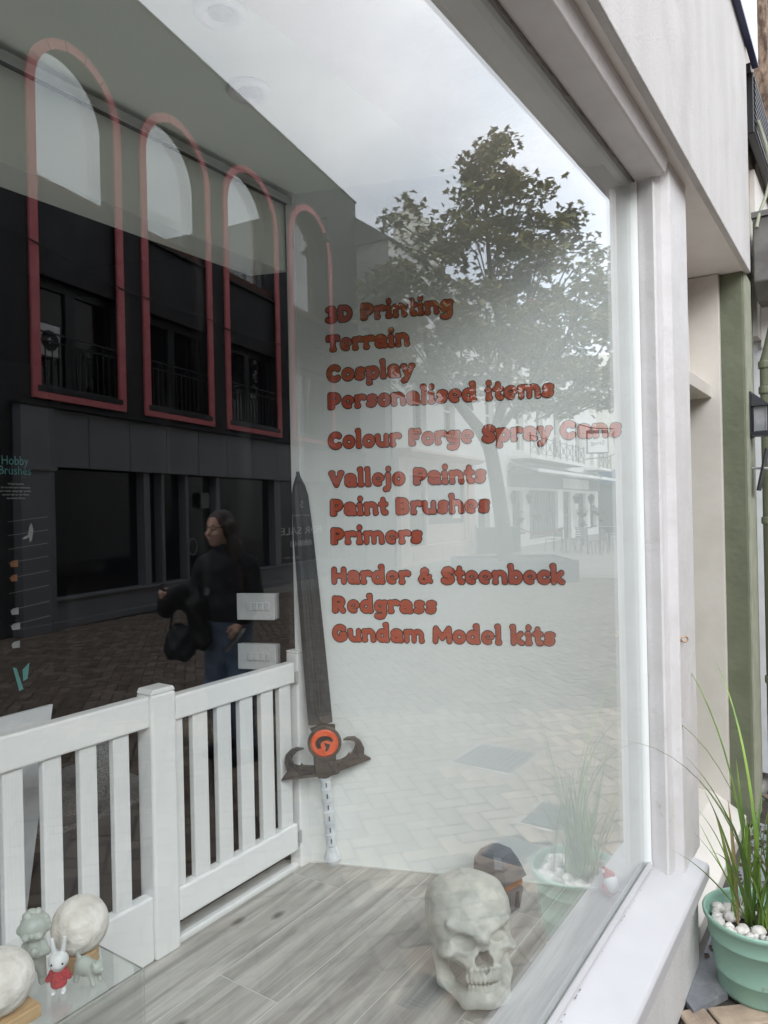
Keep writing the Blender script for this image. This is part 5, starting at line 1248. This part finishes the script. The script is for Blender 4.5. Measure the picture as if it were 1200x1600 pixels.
MB(FS).box(4.0, 4.7, .002, .01, 1.3, 1.9).build('window_poster', 'town_white', sa2)
MB(FS).lathe([(.30,.012),(.30,.02),(.27,.02),(.27,.012)], (3.1,0,1.7), 24, axis='y').build('window_logo', 'salon_panel', sa2)
ftext('JASMINE NAILS & BEAUTY SALON', 5.1, 2.76, .20, 4.4, sa2, 'town_white', .14, FS, 'fascia_lettering', Xs, Ns)
MB(FS).box(-4, .0-.005, -1.5, -1.3, 0, 7.5).build('link_wall', 'town_mid_grey', sb_)
# plain white house between salon and pub, the pub itself
pb = empty('pub_building', FS(9,0,0), 'long white pub with sash windows, balconies and awnings on the square', 'building')
hol = [(6.3,7.45,0,1.95),(10.0,11.3,.6,2.3),(12.2,16.6,.35,2.35),(17.6,19.0,0,2.35),(20.6,22.2,.6,2.3),(23.2,24.4,.5,2.3)]
up_ = [(7.2,8.1,4.2,5.9),(10.6,11.6,3.95,6.1),(13.4,14.4,3.95,6.1),(16.2,17.2,3.95,6.1),(20.2,21.2,3.95,6.0),(23.4,24.3,3.95,6.0),(7.2,8.1,7.0,8.3),(10.6,11.6,7.0,8.4),(13.4,14.4,7.0,8.4),(16.2,17.2,7.0,8.4),(20.2,21.2,7.0,8.4),(23.4,24.3,7.0,8.4)]
holed(FS, 5.805, 25.2, 0, 9.3, hol+up_, -.3, 0).build('wall', 'town_white', pb)
for h in up_: win(FS, pb, h)
for h in hol[1:]: win(FS, pb, h, 'planter_grey')
MB(FS).box(6.3, 7.45, -.29, -.2, 0, 1.95).build('dark_door', 'screen_dark', pb)
MB(FS).box(5.805, 25.2, -8, -.301, 0, 9.3).build('rear_block', 'town_mid_grey', pb)
MB(FS).box(5.8, 25.25, -8, .12, 9.301, 9.5).build('parapet', 'town_white', pb)
MB(FS).box(9.4, 25.2, .001, .10, 2.45, 3.05).build('pub_fascia', 'awning_grey', pb)
MB(FS).box(17.2, 22.5, .101, .12, 2.5, 3.0).build('fascia_board', 'town_white', pb)
for k in range(10): MB(FS).box(12.35+k*.43, 12.44+k*.43, -.19, -.12, .36, 2.34).build('door_stile', 'awning_grey', pb)
for k, (a, b2) in enumerate([(9.4,19.6),(20.0,25.0)]):
    q = empty('awning', FS(a,.1,3.1), ['long grey awning with a bright front rail over the pub doors','shorter grey awning over the far end of the pub'][k], 'awning')
    MB(FS).prism([(.101,3.30),(.12,3.38),(1.25,3.05),(1.25,2.98)], a, b2, 'x').build('canopy', 'awning_grey', q)
    MB(FS).box(a, b2, 1.251, 1.33, 2.96, 3.09).build('front_rail', 'awning_white', q)
for k, (a, b2) in enumerate([(9.9,18.6),(22.0,25.0)]):
    q = empty('balcony_railing', FS(a,.5,3.7), ['long black criss cross balcony railing above the pub awning','short black balcony railing at the far corner of the pub'][k], 'railing')
    MB(FS).box(a, b2, .001, .85, 3.55, 3.68).build('balcony_floor', 'town_white', q)
    r_ = MB(FS); r_.box(a, b2, .80, .83, 4.42, 4.45); r_.box(a, b2, .80, .83, 3.78, 3.80)
    n_ = max(2, int((b2-a)/1.0)); st2 = (b2-a)/n_
    for i in range(n_+1): r_.box(a+i*st2-.015, a+i*st2+.015, .80, .83, 3.681, 4.55)
    for i in range(n_):
        x0 = a+i*st2; r_.tube([(x0,.815,3.8),(x0+st2,.815,4.42)], .012, 4); r_.tube([(x0,.815,4.42),(x0+st2,.815,3.8)], .012, 4)
        r_.tube([(x0+st2/2+.14*math.cos(q2*math.pi/6),.815,4.11+.14*math.sin(q2*math.pi/6)) for q2 in range(13)], .010, 4)
    r_.build('rails', 'black_metal', q)
for k, x in enumerate([9.75, 11.75, 19.5, 22.7]):
    q = empty('pub_lantern', FS(x,.1,1.9), 'black bracket lantern on the pub wall, number %s from the tree side' % ['one','two','three','four'][k], 'lantern', 'lanterns along the pub wall')
    q['label'] = ['black bracket lantern on the white pub wall nearest the tree','black bracket lantern beside the tall glazed pub doors','black bracket lantern just past the pub entrance door','black bracket lantern at the far end of the pub wall'][k]
    MB(FS).hexa([(x-.09,.10,1.75),(x+.09,.10,1.75),(x+.09,.26,1.75),(x-.09,.26,1.75),(x-.14,.05,2.1),(x+.14,.05,2.1),(x+.14,.32,2.1),(x-.14,.32,2.1)]).build('glass_box', 'lantern_black', q)
    MB(FS).hexa([(x-.16,.04,2.101),(x+.16,.04,2.101),(x+.16,.34,2.101),(x-.16,.34,2.101),(x-.03,.15,2.28),(x+.03,.15,2.28),(x+.03,.22,2.28),(x-.03,.22,2.28)]).build('cap', 'lantern_black', q)
rf = random.Random(21)
for k, (x, z) in enumerate([(9.9,1.25),(12.0,1.3),(19.6,1.35),(20.3,1.3),(22.6,1.4),(23.6,1.3),(24.9,1.35),(24.6,.9),(19.9,.75)]):
    mb = MB(FS)
    for i in range(110):
        a, e2, r_ = rf.uniform(0,6.28), rf.uniform(-1.5,1.5), .30*rf.random()**.4
        cx_, cy_, cz_ = x+r_*math.cos(a)*math.cos(e2), .32+r_*math.sin(a)*math.cos(e2)*.8, z+r_*math.sin(e2)*.8
        s_ = rf.uniform(.03,.06); b_ = rf.uniform(0,6.28)
        mb.add([(cx_+s_*math.cos(b_),cy_,cz_+s_*math.sin(b_)),(cx_+s_*math.cos(b_+2),cy_+s_*.5,cz_+s_*math.sin(b_+2)),(cx_+s_*math.cos(b_+4),cy_-s_*.5,cz_+s_*math.sin(b_+4))], [(0,1,2)])
    q = empty('hanging_basket', FS(x,.3,z-.2), ['hanging flower basket on the pub wall nearest the tree','hanging flower basket left of the glazed pub doors in the reflection','hanging flower basket beside the pub entrance','second hanging flower basket past the pub entrance','hanging flower basket between the far pub windows','hanging flower basket under the far awning','uppermost flower basket at the pub corner','lower flower basket at the pub corner','low flower tub beside the pub entrance'][k], 'flower basket', 'flower baskets on the pub')
    mb.build('flowers', 'flowers', q, recalc=False)
    MB(FS).lathe([(0,z-.26),(.10,z-.22),(.19,z-.08),(.19,z-.05),(0,z-.05)], (x,.32,0), 12).build('basket', 'black_metal', q)
hs = empty('hanging_sign', FS(21.5,.9,5.0), 'framed pub sign hanging from a bracket high on the pub wall', 'sign')
HSX = Vector(on_z(909, 655, 5.45)) if False else None
FH = Frame((FS.P.x+FS.u.x*21.0, FS.P.y+FS.u.y*21.0), (.5635, -.826))
MB(FH).box(.45, 1.50, -.04, .04, 4.45, 5.45).build('board', 'town_white', hs)
b_ = MB(FH); b_.box(.40,1.55,-.06,.06,5.451,5.62); b_.box(.40,1.55,-.05,.05,4.38,4.449); b_.box(.40,.449,-.05,.05,4.45,5.45); b_.box(1.501,1.55,-.05,.05,4.45,5.45); b_.build('frame', 'shutter', hs)
MB(FH).tube([(.0,0,5.95),(.6,0,5.78),(1.0,0,5.72),(1.9,0,5.68)], .03, 6).build('bracket', 'black_metal', hs)
text('letters', 'Snug', 'cabinet', hs, FH(1.35,.045,4.85), Vector((-.5635,-.826,0)), Vector((0,0,1)), Vector((-.826,.5635,0)), .22, .75, depth=.004)
lp = empty('street_lantern', FH(2.05,.1,5.0), 'old fashioned street lantern on a slim bracket beside the hanging pub sign', 'street lamp')
MB(FH).lathe([(.15,4.75),(.28,5.35),(.27,5.36),(0,5.36)], (2.05,0,0), 6).build('glass_body', 'lantern_glass', lp)
MB(FH).lathe([(.33,5.365),(.30,5.42),(.16,5.60),(.12,5.72),(.04,5.78),(.05,5.86),(0,5.95)], (2.05,0,0), 16).build('hood', 'shutter', lp)
MB(FH).lathe([(0,4.70),(.16,4.70),(.16,4.745),(0,4.745)], (2.05,0,0), 6).build('base_ring', 'black_metal', lp)
MB(FH).tube([(2.05,0,4.70),(2.05,0,4.45),(1.6,0,4.2),(.3,0,4.1)], .025, 6).build('arm', 'black_metal', lp)
# white building closing the square
eb = empty('end_building', (42,-12.5,0), 'cream white building closing the square above a blue shop front', 'building')
FE = Frame((40.5, 15.5), (.5635,-.826))
hol = [(7.5,8.6,5.2,6.9),(10.5,11.6,5.2,6.9)]
holed(FE, 0, 14, 3.7, 10.5, hol, -.3, 0).build('wall', 'town_cream', eb)
for h in hol: win(FE, eb, h)
MB(FE).box(0, 14, -8, -.301, 0, 10.5).build('rear_block', 'town_mid_grey', eb)
MB(FE).box(0, 14, .0, .25, 2.9, 3.699).build('shop_fascia', 'shop_blue', eb)
MB(FE).box(0, 2.9, -.1, .1, 0, 2.899).build('pier', 'town_cream', eb)
MB(FE).box(2.9, 4.5, -.3, -.1, 0, 2.899).build('shutter', 'shutter', eb)
MB(FE).box(4.5, 4.65, -.1, .1, 0, 2.899).build('mullion', 'town_cream', eb)
MB(FE).box(4.65, 14, -.3, -.1, 0, 2.899).build('shutter', 'shutter', eb)
# house beyond the roof terrace, seen through the first arch
hb = empty('rear_house', (10,-30,0), 'brown rendered house with a parapet seen through the first arch opening', 'building')
FR = Frame((4.4, 24), (.979,.206))
MB(FR).box(-16, 2.6, -6, 0, 0, 16.2).build('wall', 'chimney', hb)
MB(FR).box(-16, 2.75, -6.2, .15, 16.201, 16.5).build('parapet', 'town_cream', hb)
# rest of the far side so nothing ends in mid air
ob = empty('terrace_building', (-8,-8,0), 'unseen low dark plain building continuing the far side of the street past the arcade', 'building')
MB(FB).box(-30, -2.405, -7.5, .0, 0, 5.2).build('wall', 'fac_black', ob)  # out of view, height kept low so the sun reaches the shop window

# ---- bistro chairs, tables and rope barrier on the square
def make_chair():
    q = empty('bistro_chair', (0,0,0), 'slatted metal bistro chair on the square outside the pub', 'chair', 'bistro chairs outside the pub')
    l4 = []
    for sx_ in (-1, 1):
        for sy_, h_ in ((-1,.44), (1,.86)):
            MB().tube([(sx_*.22,sy_*.24,0),(sx_*.19,sy_*.19,.45),(sx_*.19,sy_*.22,h_+.005)], .012, 6).build('leg', 'chair_metal', q)
    for k in range(6): MB().box(-.19,.19,-.19+k*.066,-.14+k*.066,.44,.455).build('seat_slat', 'chair_metal', q)
    for k in range(4): MB().box(-.188,.188,.20,.212,.54+k*.08,.59+k*.08).build('back_slat', 'chair_metal', q)
    return q
ch0 = make_chair()
spots = [((866,862),.4),((888,862),2.9),((905,864),.8),((922,866),3.4),((935,866),.2),((951,862),2.6),((962,860),1.2),((945,850),4.4)]
clab = ['bistro chair nearest the rope barrier outside the pub','second bistro chair from the rope barrier, turned to the barrier','bistro chair beside the first table on the square','bistro chair facing the first table from the far side','bistro chair in the middle of the terrace group','bistro chair next to the second table','bistro chair furthest right beside the window frame reflection','bistro chair standing behind the second table']
for i, ((x, y), a) in enumerate(spots):
    P = on_z(x, y, 0); loc = (P.x, -P.y, .004)
    if i == 0: ch0.location = loc; ch0.rotation_euler = (0,0,a); ch0['label'] = clab[0]
    else: copy_tree(ch0, loc, a, clab[i])
for i, (x, y) in enumerate([(912,852),(952,850)]):
    P = on_z(x, y, 0); q = empty('bistro_table', (P.x,-P.y,.004), ['round bistro table left of the two on the square','round bistro table right of the two near the blue shop'][i], 'table', 'bistro tables outside the pub')
    MB().lathe([(0,.70),(.36,.70),(.37,.715),(.36,.73),(0,.73)], (0,0,0), 24).build('table_top', 'chair_metal', None).parent = q
    MB().tube([(0,0,.02),(0,0,.70)], .03, 8).build('pedestal', 'chair_metal', None).parent = q
    MB().lathe([(0,0),(.22,0),(.20,.02),(0,.03)], (0,0,0), 16).build('foot', 'chair_metal', None).parent = q
P1, P2, P3 = on_z(813, 866, 0), on_z(885, 864, 0), on_z(745, 870, 0)
for i, (P, lb) in enumerate([(P3,'steel barrier post at the salon end of the dark screens'),(P1,'steel barrier post between the dark screens and the red rope'),(P2,'steel barrier post at the far end of the red rope')]):
    q = empty('barrier_post', (P.x,-P.y,.002), lb, 'post', 'rope barrier posts by the pub')
    MB().tube([(0,0,.03),(0,0,1.0)], .025, 10).build('pole', 'lead', None).parent = q
    MB().lathe([(0,0),(.17,0),(.15,.03),(0,.035)], (0,0,0), 18).build('base', 'lead', None).parent = q
    MB().lathe([(0,1.0),(.03,1.0),(.035,1.03),(0,1.06)], (0,0,0), 10).build('finial', 'lead', None).parent = q
rope = [(P1.x+(P2.x-P1.x)*t_, -(P1.y+(P2.y-P1.y)*t_), .90-.9*t_*(1-t_)) for t_ in [i/16 for i in range(17)]]
o = MB().tube(rope, .022, 8).build('barrier_rope', 'rope_red', smooth=True); tag(o, 'sagging dark red rope strung between two steel barrier posts', 'rope')
sc_ = empty('barrier_screen', (P3.x,-P3.y,0), 'dark canvas barrier screen standing behind the tree trunk', 'screen')
dv = Vector((P1.x-P3.x, -(P1.y-P3.y), 0)); 
FK = lambda x, y, z: Vector((P3.x, -P3.y, 0)) + dv*x + Vector((-dv.y, dv.x, 0)).normalized()*y + Vector((0,0,z))
for k in range(2): MB(FK).box(.02+k*.49, .49+k*.49, -.01, .01, .08, .94).build('canvas', 'screen_dark', sc_)
MB(FK).tube([(0,0,.95),(1,0,.95)], .015, 6).build('top_rail', 'lead', sc_)

# ---- tree in its planter
TP = Vector((15.12, -6.45, 0))
Ta = Vector((.5635, .826, 0)); Tb = Vector((.826, -.5635, 0))   # lateral (picture right) and away, in the real street
def TF(a, o_, z): return TP + Ta*a + Tb*o_ + Vector((0,0,z))
pl = empty('tree_planter', TP, 'low wide grey planter box around the foot of the tree', 'planter')
PF = lambda a, o_, z: TF(a, o_-1.2, z)
MB(PF).box(-1.05, 1.45, .0, .06, 0, .46).build('front_wall', 'planter_grey', pl)
MB(PF).box(-1.05, -.99, .0601, 2.2, 0, .46).build('side_wall', 'planter_grey', pl); MB(PF).box(1.39, 1.45, .0601, 2.2, 0, .46).build('side_wall', 'planter_grey', pl)
MB(PF).box(-.989, 1.389, 2.14, 2.2, 0, .46).build('rear_wall', 'planter_grey', pl)
MB(PF).box(-.989, 1.389, .0601, 2.139, 0, .40).build('soil', 'soil', pl)
tr_o = empty('maple_tree', TF(0,0,.4), 'maple tree with a leaning forked trunk and dense olive green crown', 'tree')
def limb(pts, rs, seg=8):
    P = [Vector(p) for p in pts]; o_ = []; rr = []
    for i in range(len(P)-1):
        for k in range(4):
            t_ = k/4; p0 = P[max(i-1,0)]; p1 = P[i]; p2 = P[i+1]; p3 = P[min(i+2,len(P)-1)]
            o_.append(tuple(.5*((2*p1)+(-p0+p2)*t_+(2*p0-5*p1+4*p2-p3)*t_*t_+(-p0+3*p1-3*p2+p3)*t_**3))); rr.append(rs[i]+(rs[i+1]-rs[i])*t_)
    o_.append(tuple(P[-1])); rr.append(rs[-1]); return o_, rr
tk = MB(TF)
for pts, rs in [([(.12,0,.3),(.05,0,1.2),(-.10,.0,2.4),(-.30,0,3.2),(-.95,.1,4.1),(-1.5,.1,5.0),(-1.7,.1,6.2)], [.21,.18,.17,.155,.11,.075,.04]),
                ([(-.22,0,2.9),(.0,.0,3.6),(.25,.0,4.6),(.1,.1,5.8),(-.1,.1,7.2),(-.2,0,9.2)], [.13,.13,.10,.085,.06,.015]),
                ([(-.05,0,3.3),(.45,.2,3.9),(1.1,.3,4.6),(1.7,.2,5.6),(2.0,.1,6.6)], [.09,.08,.065,.045,.02])]:
    tk.tube(*limb(pts, rs), 10)
tk.build('trunk', 'bark', tr_o, smooth=True)
rt_ = random.Random(33)
# crown as clumps: (lateral, depth, height, radius lateral, radius height, leaves)
cl_ = [(-.20,0,9.95,.40,.45,420),(-.15,0,9.2,.85,.75,1250),(-.60,.1,8.55,.55,.55,560),(.35,-.1,8.55,.95,.62,1150),(1.0,0,8.0,.85,.50,800),(-1.0,.2,7.75,.75,.50,620),(-2.0,.0,8.1,.75,.50,520),(-2.2,.1,7.2,.75,.55,560),(-2.75,0,6.6,.85,.60,760),(-1.7,0,6.4,1.1,.8,1250),
 (-.2,.1,7.3,1.3,.8,1600),(.9,-.3,6.8,1.1,.75,1250),(1.9,0,7.2,.8,.7,620),(2.3,0,6.4,.8,.8,800),(2.9,.3,6.7,.7,.7,520),(-2.9,.3,5.7,.9,.6,800),(-1.9,0,5.3,1.2,.8,1500),(-.4,-.4,5.9,1.5,.9,2300),(1.1,.1,5.5,1.4,.9,2100),(2.5,.2,5.2,1.1,.9,1500),
 (-.9,.2,4.6,1.3,.6,1400),(.6,.3,4.5,1.3,.7,1400),(2.0,-.1,4.4,1.1,.6,1100),(1.3,.2,4.0,.6,.35,420),(2.6,.2,4.3,.7,.5,520),(-3.3,.6,5.1,.7,.7,520),(.1,.9,6.3,1.4,1.2,900),(-1.2,.9,6.0,1.2,1.0,800),(1.6,.9,6.0,1.2,1.0,800)]
leafpoly = [(0,0),(.16,.04),(.46,-.10),(.40,.12),(.62,.30),(.36,.36),(.30,.52),(.14,.46),(0,.95)]
leafpoly = leafpoly + [(-x, y) for x, y in reversed(leafpoly[1:-1])]
tri = [tuple(t) for t in tessellate_polygon([[Vector((x, y, 0)) for x, y in leafpoly]])]
LV = np.array([(x, y-.3, 0) for x, y in leafpoly]); LVn = len(LV)
rngn = np.random.RandomState(8)
bags = {'leaf_a': [[], []], 'leaf_b': [[], []], 'leaf_c': [[], []]}
br = MB(TF)
for (a, o_, z, ra, rz_, n_) in cl_:
    a += .018*(z-2); n_ = int(n_*.52); o_ *= 1.2
    # sub-clumps give dark and light patches and gaps at the edges
    m_ = max(5, int(n_/36)); subs = []
    for k in range(m_):
        d = rngn.normal(size=3); d /= np.linalg.norm(d); r_ = rngn.uniform(.15, 1)**.5
        subs.append((a+d[0]*ra*r_, o_+d[1]*ra*.85*r_, z+d[2]*rz_*r_))
        if k % 3 == 0:
            br.tube([(a*.65, o_*.6, z-rz_*1.2), ((a+subs[-1][0])/2-.02, (o_+subs[-1][1])/2, (z+subs[-1][2])/2-.1), subs[-1]], [.028,.018,.006], 4)
    for k in range(int(n_*.95)):
        s_ = subs[rngn.randint(m_)]
        p = np.array(s_)+rngn.normal(size=3)*np.array([.17,.20,.11])
        q = rngn.normal(size=(3,)); q[2] = abs(q[2])+.9; q /= np.linalg.norm(q); tt = np.cross(q, rngn.normal(size=3)); tt /= np.linalg.norm(tt); bb = np.cross(q, tt)
        sz = rngn.uniform(.11, .20)
        w_ = LV*sz; bend = -.35*(LV[:,0]**2)*sz
        pts = p + w_[:, :1]*tt + w_[:, 1:2]*bb + bend[:, None]*q
        u_ = rngn.rand(); key = 'leaf_c' if u_ > .985 else 'leaf_b' if u_ > .80 + (.1 if z < 6 else 0) else 'leaf_a'
        bags[key][0].append(pts); bags[key][1].append(1)
br.build('branches', 'bark', tr_o)
crown_first = None
for key, (pl_, _) in bags.items():
    A = np.concatenate(pl_); base = np.arange(len(pl_))*LVn
    W = np.array(TP)[None] + A[:, :1]*np.array(Ta)[None] + A[:, 1:2]*np.array(Tb)[None] + A[:, 2:]*np.array([[0,0,1]])
    W = W - np.array(origin(tr_o))[None]
    F = (np.array(tri)[None]+base[:, None, None]).reshape(-1, 3)
    me = bpy.data.meshes.new('crown'); me.vertices.add(len(W)); me.vertices.foreach_set('co', W.ravel()); me.loops.add(F.size); me.loops.foreach_set('vertex_index', F.ravel())
    me.polygons.add(len(F)); me.polygons.foreach_set('loop_start', np.arange(len(F))*3); me.polygons.foreach_set('loop_total', np.full(len(F), 3)); me.update(calc_edges=True)
    me.materials.append(M[key]); o = bpy.data.objects.new({'leaf_a':'crown','leaf_b':'yellowing_leaves','leaf_c':'red_leaves'}[key], me); col.objects.link(o); o.parent = tr_o; o['kind'] = 'stuff'

# ---- the passer-by
HP = Vector((3.30, -2.85, 0))
pa, pb_ = Vector((.5635, .826, 0)), Vector((.826, -.5635, 0))   # picture right, away
def HF(x, y, z): return HP + pa*x + pb_*y + Vector((0,0,z))
pe = empty('person', HP, 'woman in a dark jumper and blue jeans walking past with a black coat', 'person')
Hd = 1.62
def fig_sdf(lo, hi, h): return SDF(lo, hi, h)
# face direction: left and towards the window
fd_ = np.array([-.50, -.866]); sd2 = np.array([.866, -.50])   # forward, her left side in (x, y)
hc = (-.035, .0, 1.505)
def hp(f_, s_, z): return (hc[0]+fd_[0]*f_+sd2[0]*s_, hc[1]+fd_[1]*f_+sd2[1]*s_, hc[2]+z)
rot_f = math.atan2(fd_[1], fd_[0])
S = SDF((-.40,-.34,0.0), (.34,.34,1.66), .0068)
S.d = S.ell(hp(-.012,0,.025), (.092,.073,.092), rot=rot_f)
S.add(S.ell(hp(.030,0,-.035), (.058,.054,.072), rot=rot_f), .02)
S.add(S.ell(hp(.052,0,-.095), (.022,.022,.016), rot=rot_f), .015)
S.add(S.cap(hp(.078,0,.012), hp(.104,0,-.030), .008, .012), .010)
for sg in (-1, 1):
    S.add(S.ell(hp(.055,sg*.036,-.030), (.028,.020,.020), rot=rot_f), .012)
    S.add(S.ell(hp(-.01,sg*.073,-.01), (.018,.008,.028), rot=rot_f), .004)
    S.sub(S.ell(hp(.085,sg*.030,.010), (.016,.015,.009), rot=rot_f), .008)
    S.add(S.ell(hp(.066,sg*.030,.009), (.012,.012,.010), rot=rot_f), .003)
S.add(S.ell(hp(.078,0,-.064), (.014,.024,.009), rot=rot_f), .006)
S.sub(S.ell(hp(.094,0,-.062), (.008,.024,.0022), rot=rot_f), .002)
S.add(S.cap((-.02,.01,1.42), (-.01,.02,1.30), .048, .055), .02)
S.add(S.cap((-.08,.01,1.26), (.08,.02,1.26), .07), .04)
S.add(S.cap((0,.01,1.22), (0,.01,1.0), .11, .09), .03)
S.add(S.cap((-.05,.01,.93), (.06,.01,.93), .10), .04)
# arms: picture right hangs with the phone, picture left bent forward under the coat
RSh, REl, RW = (.155,.03,1.27), (.185,.05,1.04), (.105,-.10,.90)
LSh, LEl, LW = (-.14,.0,1.27), (-.205,-.02,1.05), (-.27,-.16,1.09)
S.add(S.cap(RSh, REl, .046, .036), .02); S.add(S.cap(REl, RW, .035, .024), .01)
S.add(S.cap(LSh, LEl, .046, .036), .02); S.add(S.cap(LEl, LW, .035, .024), .01)
# hands
def hand(W, d, th, curl=.9, sc2=1):
    d = np.array(d, float); d /= np.linalg.norm(d); th = np.array(th, float); th /= np.linalg.norm(th); nn = np.cross(d, th); W = np.array(W)
    palm = W+d*.045; S.add(S.cap(W, palm, .022, .026), .010); S.add(S.cap(W+th*.018+d*.02, palm+th*.022+d*.02, .014, .012), .008)
    for k, (of, le) in enumerate([(.026,.040),(.009,.046),(-.009,.042),(-.025,.034)]):
        a_ = palm+th*of+d*.025; b_ = a_+d*le*.6+nn*le*.25*curl; c_ = b_+d*le*.1+nn*le*.75*curl
        S.add(S.cap(a_, b_, .0090, .0082), .004); S.add(S.cap(b_, c_, .0082, .0070), .003)
    t0_ = W+th*.022+d*.02; t1_ = t0_+th*.025+d*.022+nn*.01; S.add(S.cap(t0_, t1_, .011, .010), .006); S.add(S.cap(t1_, t1_+d*.028+nn*.012, .010, .008), .003)
hand(RW, (-.35,-.25,-.9), (-.8,-.3,.35)); hand(LW, (-.85,-.45,.05), (.1,-.3,.95))
# legs mid stride
hipR, kR, aR = (.07,.02,.90), (.10,-.06,.50), (.12,-.02,.10)
hipL, kL, aL = (-.05,.02,.90), (-.07,-.02,.50), (-.05,.14,.12)
for (a_, b_, c_, tx, ty) in ((hipR,kR,aR,-.09,-.09), (hipL,kL,aL,-.09,-.08)):
    S.add(S.cap(a_, b_, .085, .055), .03); S.add(S.cap(b_, c_, .054, .034), .015)
    S.add(S.cap((c_[0],c_[1],.05), (c_[0]+tx,c_[1]+ty,.035), .038, .030), .02)
S.build('body', 'skin', pe, HF)
J = SDF((-.36,-.30,.86), (.32,.30,1.46), .0075)
J.d = J.cap((-.085,.01,1.285), (.085,.02,1.285), .078)
J.add(J.cap((0,.01,1.24), (0,.01,1.03), .118, .100), .04); J.add(J.cap((-.04,.01,.98), (.05,.01,.98), .124), .03)
J.add(J.cap((-.018,.012,1.375), (-.012,.018,1.33), .060, .066), .02)
J.add(J.cap(RSh, REl, .062, .054), .03); J.add(J.cap(REl, (.115,-.085,.912), .054, .044), .015)
J.add(J.cap(LSh, LEl, .062, .054), .03); J.add(J.cap(LEl, (-.255,-.13,1.085), .054, .042), .015)
J.d += .004*np.sin(J.Z*55+J.X*20)*np.sin(J.X*38+J.Y*30)
J.sub(J.ell((-.02,.01,1.42), (.050,.050,.035)), .004)
J.d = np.maximum(J.d, .895-J.Z+.0*J.X)
J.build('jumper', 'jumper', pe, HF)
T = SDF((-.26,-.24,.09), (.28,.32,1.02), .008)
T.d = T.cap((-.045,.01,.93), (.055,.01,.93), .108)
for (a_, b_, c_) in ((hipR,kR,aR), (hipL,kL,aL)):
    T.add(T.cap(a_, b_, .098, .075), .03); T.add(T.cap(b_, c_, .075, .068), .02)
T.d += .0035*np.sin(T.Z*60+T.X*30)*np.sin(T.Y*35+1)
T.d = np.maximum(np.maximum(T.d, T.Z-.995), .105-T.Z)
T.build('jeans', 'denim', pe, HF)
Hh = SDF((-.22,-.16,1.05), (.22,.20,1.67), .0068)
Hh.d = Hh.ell(hp(-.024,0,.034), (.100,.084,.094), rot=rot_f)
for (f_, s_, z0_, z1_, r_) in [(-.06,.05,.0,-.36,.055),(-.075,-.03,.0,-.36,.055),(-.01,.085,.02,-.30,.034),(-.035,-.082,.02,-.26,.030),(-.09,.0,.0,-.40,.05),(-.03,.11,-.10,-.38,.04)]:
    a_ = hp(f_, s_, z0_); b_ = hp(f_-.01, s_*1.25, z1_); Hh.add(Hh.cap(a_, b_, r_, r_*.75), .03)
fx = (Hh.X-hc[0])*fd_[0]+(Hh.Y-hc[1])*fd_[1]
Hh.sub(Hh.ell(hp(.085,0,-.035), (.082,.066,.112), rot=rot_f), .010)
Hh.d += .0055*np.sin(Hh.X*120+np.sin(Hh.Z*24)*2.2)*np.sin(Hh.Y*110+np.sin(Hh.Z*17)*1.5)*np.clip((1.62-Hh.Z)*9,0,1)
Hh.build('hair', 'hair', pe, HF)
gf = lambda f_, s_, z: HF(*hp(f_, s_, z))
gl_ = MB(gf)
for sg in (-1, 1):
    gl_.tube([(.088, sg*.031+.021*math.cos(t_*math.pi/8), .009+.015*math.sin(t_*math.pi/8)) for t_ in range(17)], .0024, 5); gl_.tube([(.084,sg*.052,.012),(.0,sg*.074,.012)], .0022, 5)
gl_.tube([(.090,-.010,.012),(.094,0,.014),(.090,.010,.012)], .0024, 5); gl_.build('spectacles', 'eye_black', pe)
Sh = SDF((-.20,-.20,0), (.26,.28,.13), .006)
Sh.d = np.minimum(Sh.cap((aR[0]+.03,aR[1]+.02,.045), (aR[0]-.10,aR[1]-.10,.035), .050, .040), Sh.cap((aL[0]+.02,aL[1]+.03,.050), (aL[0]-.10,aL[1]-.09,.036), .050, .040))
Sh.d = np.maximum(Sh.d, .002-Sh.Z); Sh.build('shoes', 'coat', pe, HF)
cb2 = MB(HF).hexa([(.02,-.17,.755),(.045,-.20,.735),(.052,-.195,.742),(.027,-.165,.762),(.125,-.115,.885),(.150,-.145,.865),(.157,-.140,.872),(.132,-.110,.892)]).build('mobile_phone', 'eye_black', bevel=.002)
cb2.name = 'mobile_phone'; tag(cb2, 'dark mobile phone held low in the walking woman\'s hand', 'phone')
ct = empty('folded_coat', HF(-.27,-.12,.95), 'black coat draped over the bent arm of the walking woman', 'coat')
K = SDF((-.50,-.40,.66), (.02,.12,1.30), .009)
K.d = K.ell((-.29,-.13,1.09), (.095,.09,.085)); K.add(K.ell((-.21,-.08,1.12), (.10,.08,.05)), .03); K.add(K.cap((-.17,-.12,1.02), (-.13,-.12,.80), .075, .060), .05); K.add(K.cap((-.33,-.14,1.05), (-.36,-.14,1.0), .06, .05), .03)
K.d += .010*np.sin(K.X*42+K.Z*12)*np.sin(K.Z*26+K.Y*30); K.build('cloth', 'coat', ct, HF)
bg_ = empty('shoulder_bag', HF(-.28,-.14,.8), 'glossy dark bag hanging below the black coat', 'bag')
K = SDF((-.46,-.32,.62), (-.06,.06,1.08), .008)
K.d = K.ell((-.265,-.13,.80), (.095,.06,.12)); K.add(K.cap((-.31,-.13,.75), (-.23,-.13,.74), .055), .04); K.d += .007*np.sin(K.X*60)*np.sin(K.Z*45+2); K.build('pouch', 'bag', bg_, HF)
MB(HF).tube([(-.33,-.13,.88),(-.31,-.13,.98),(-.27,-.12,1.08),(-.22,-.13,.98),(-.20,-.13,.88)], .008, 6).build('strap', 'bag', bg_)
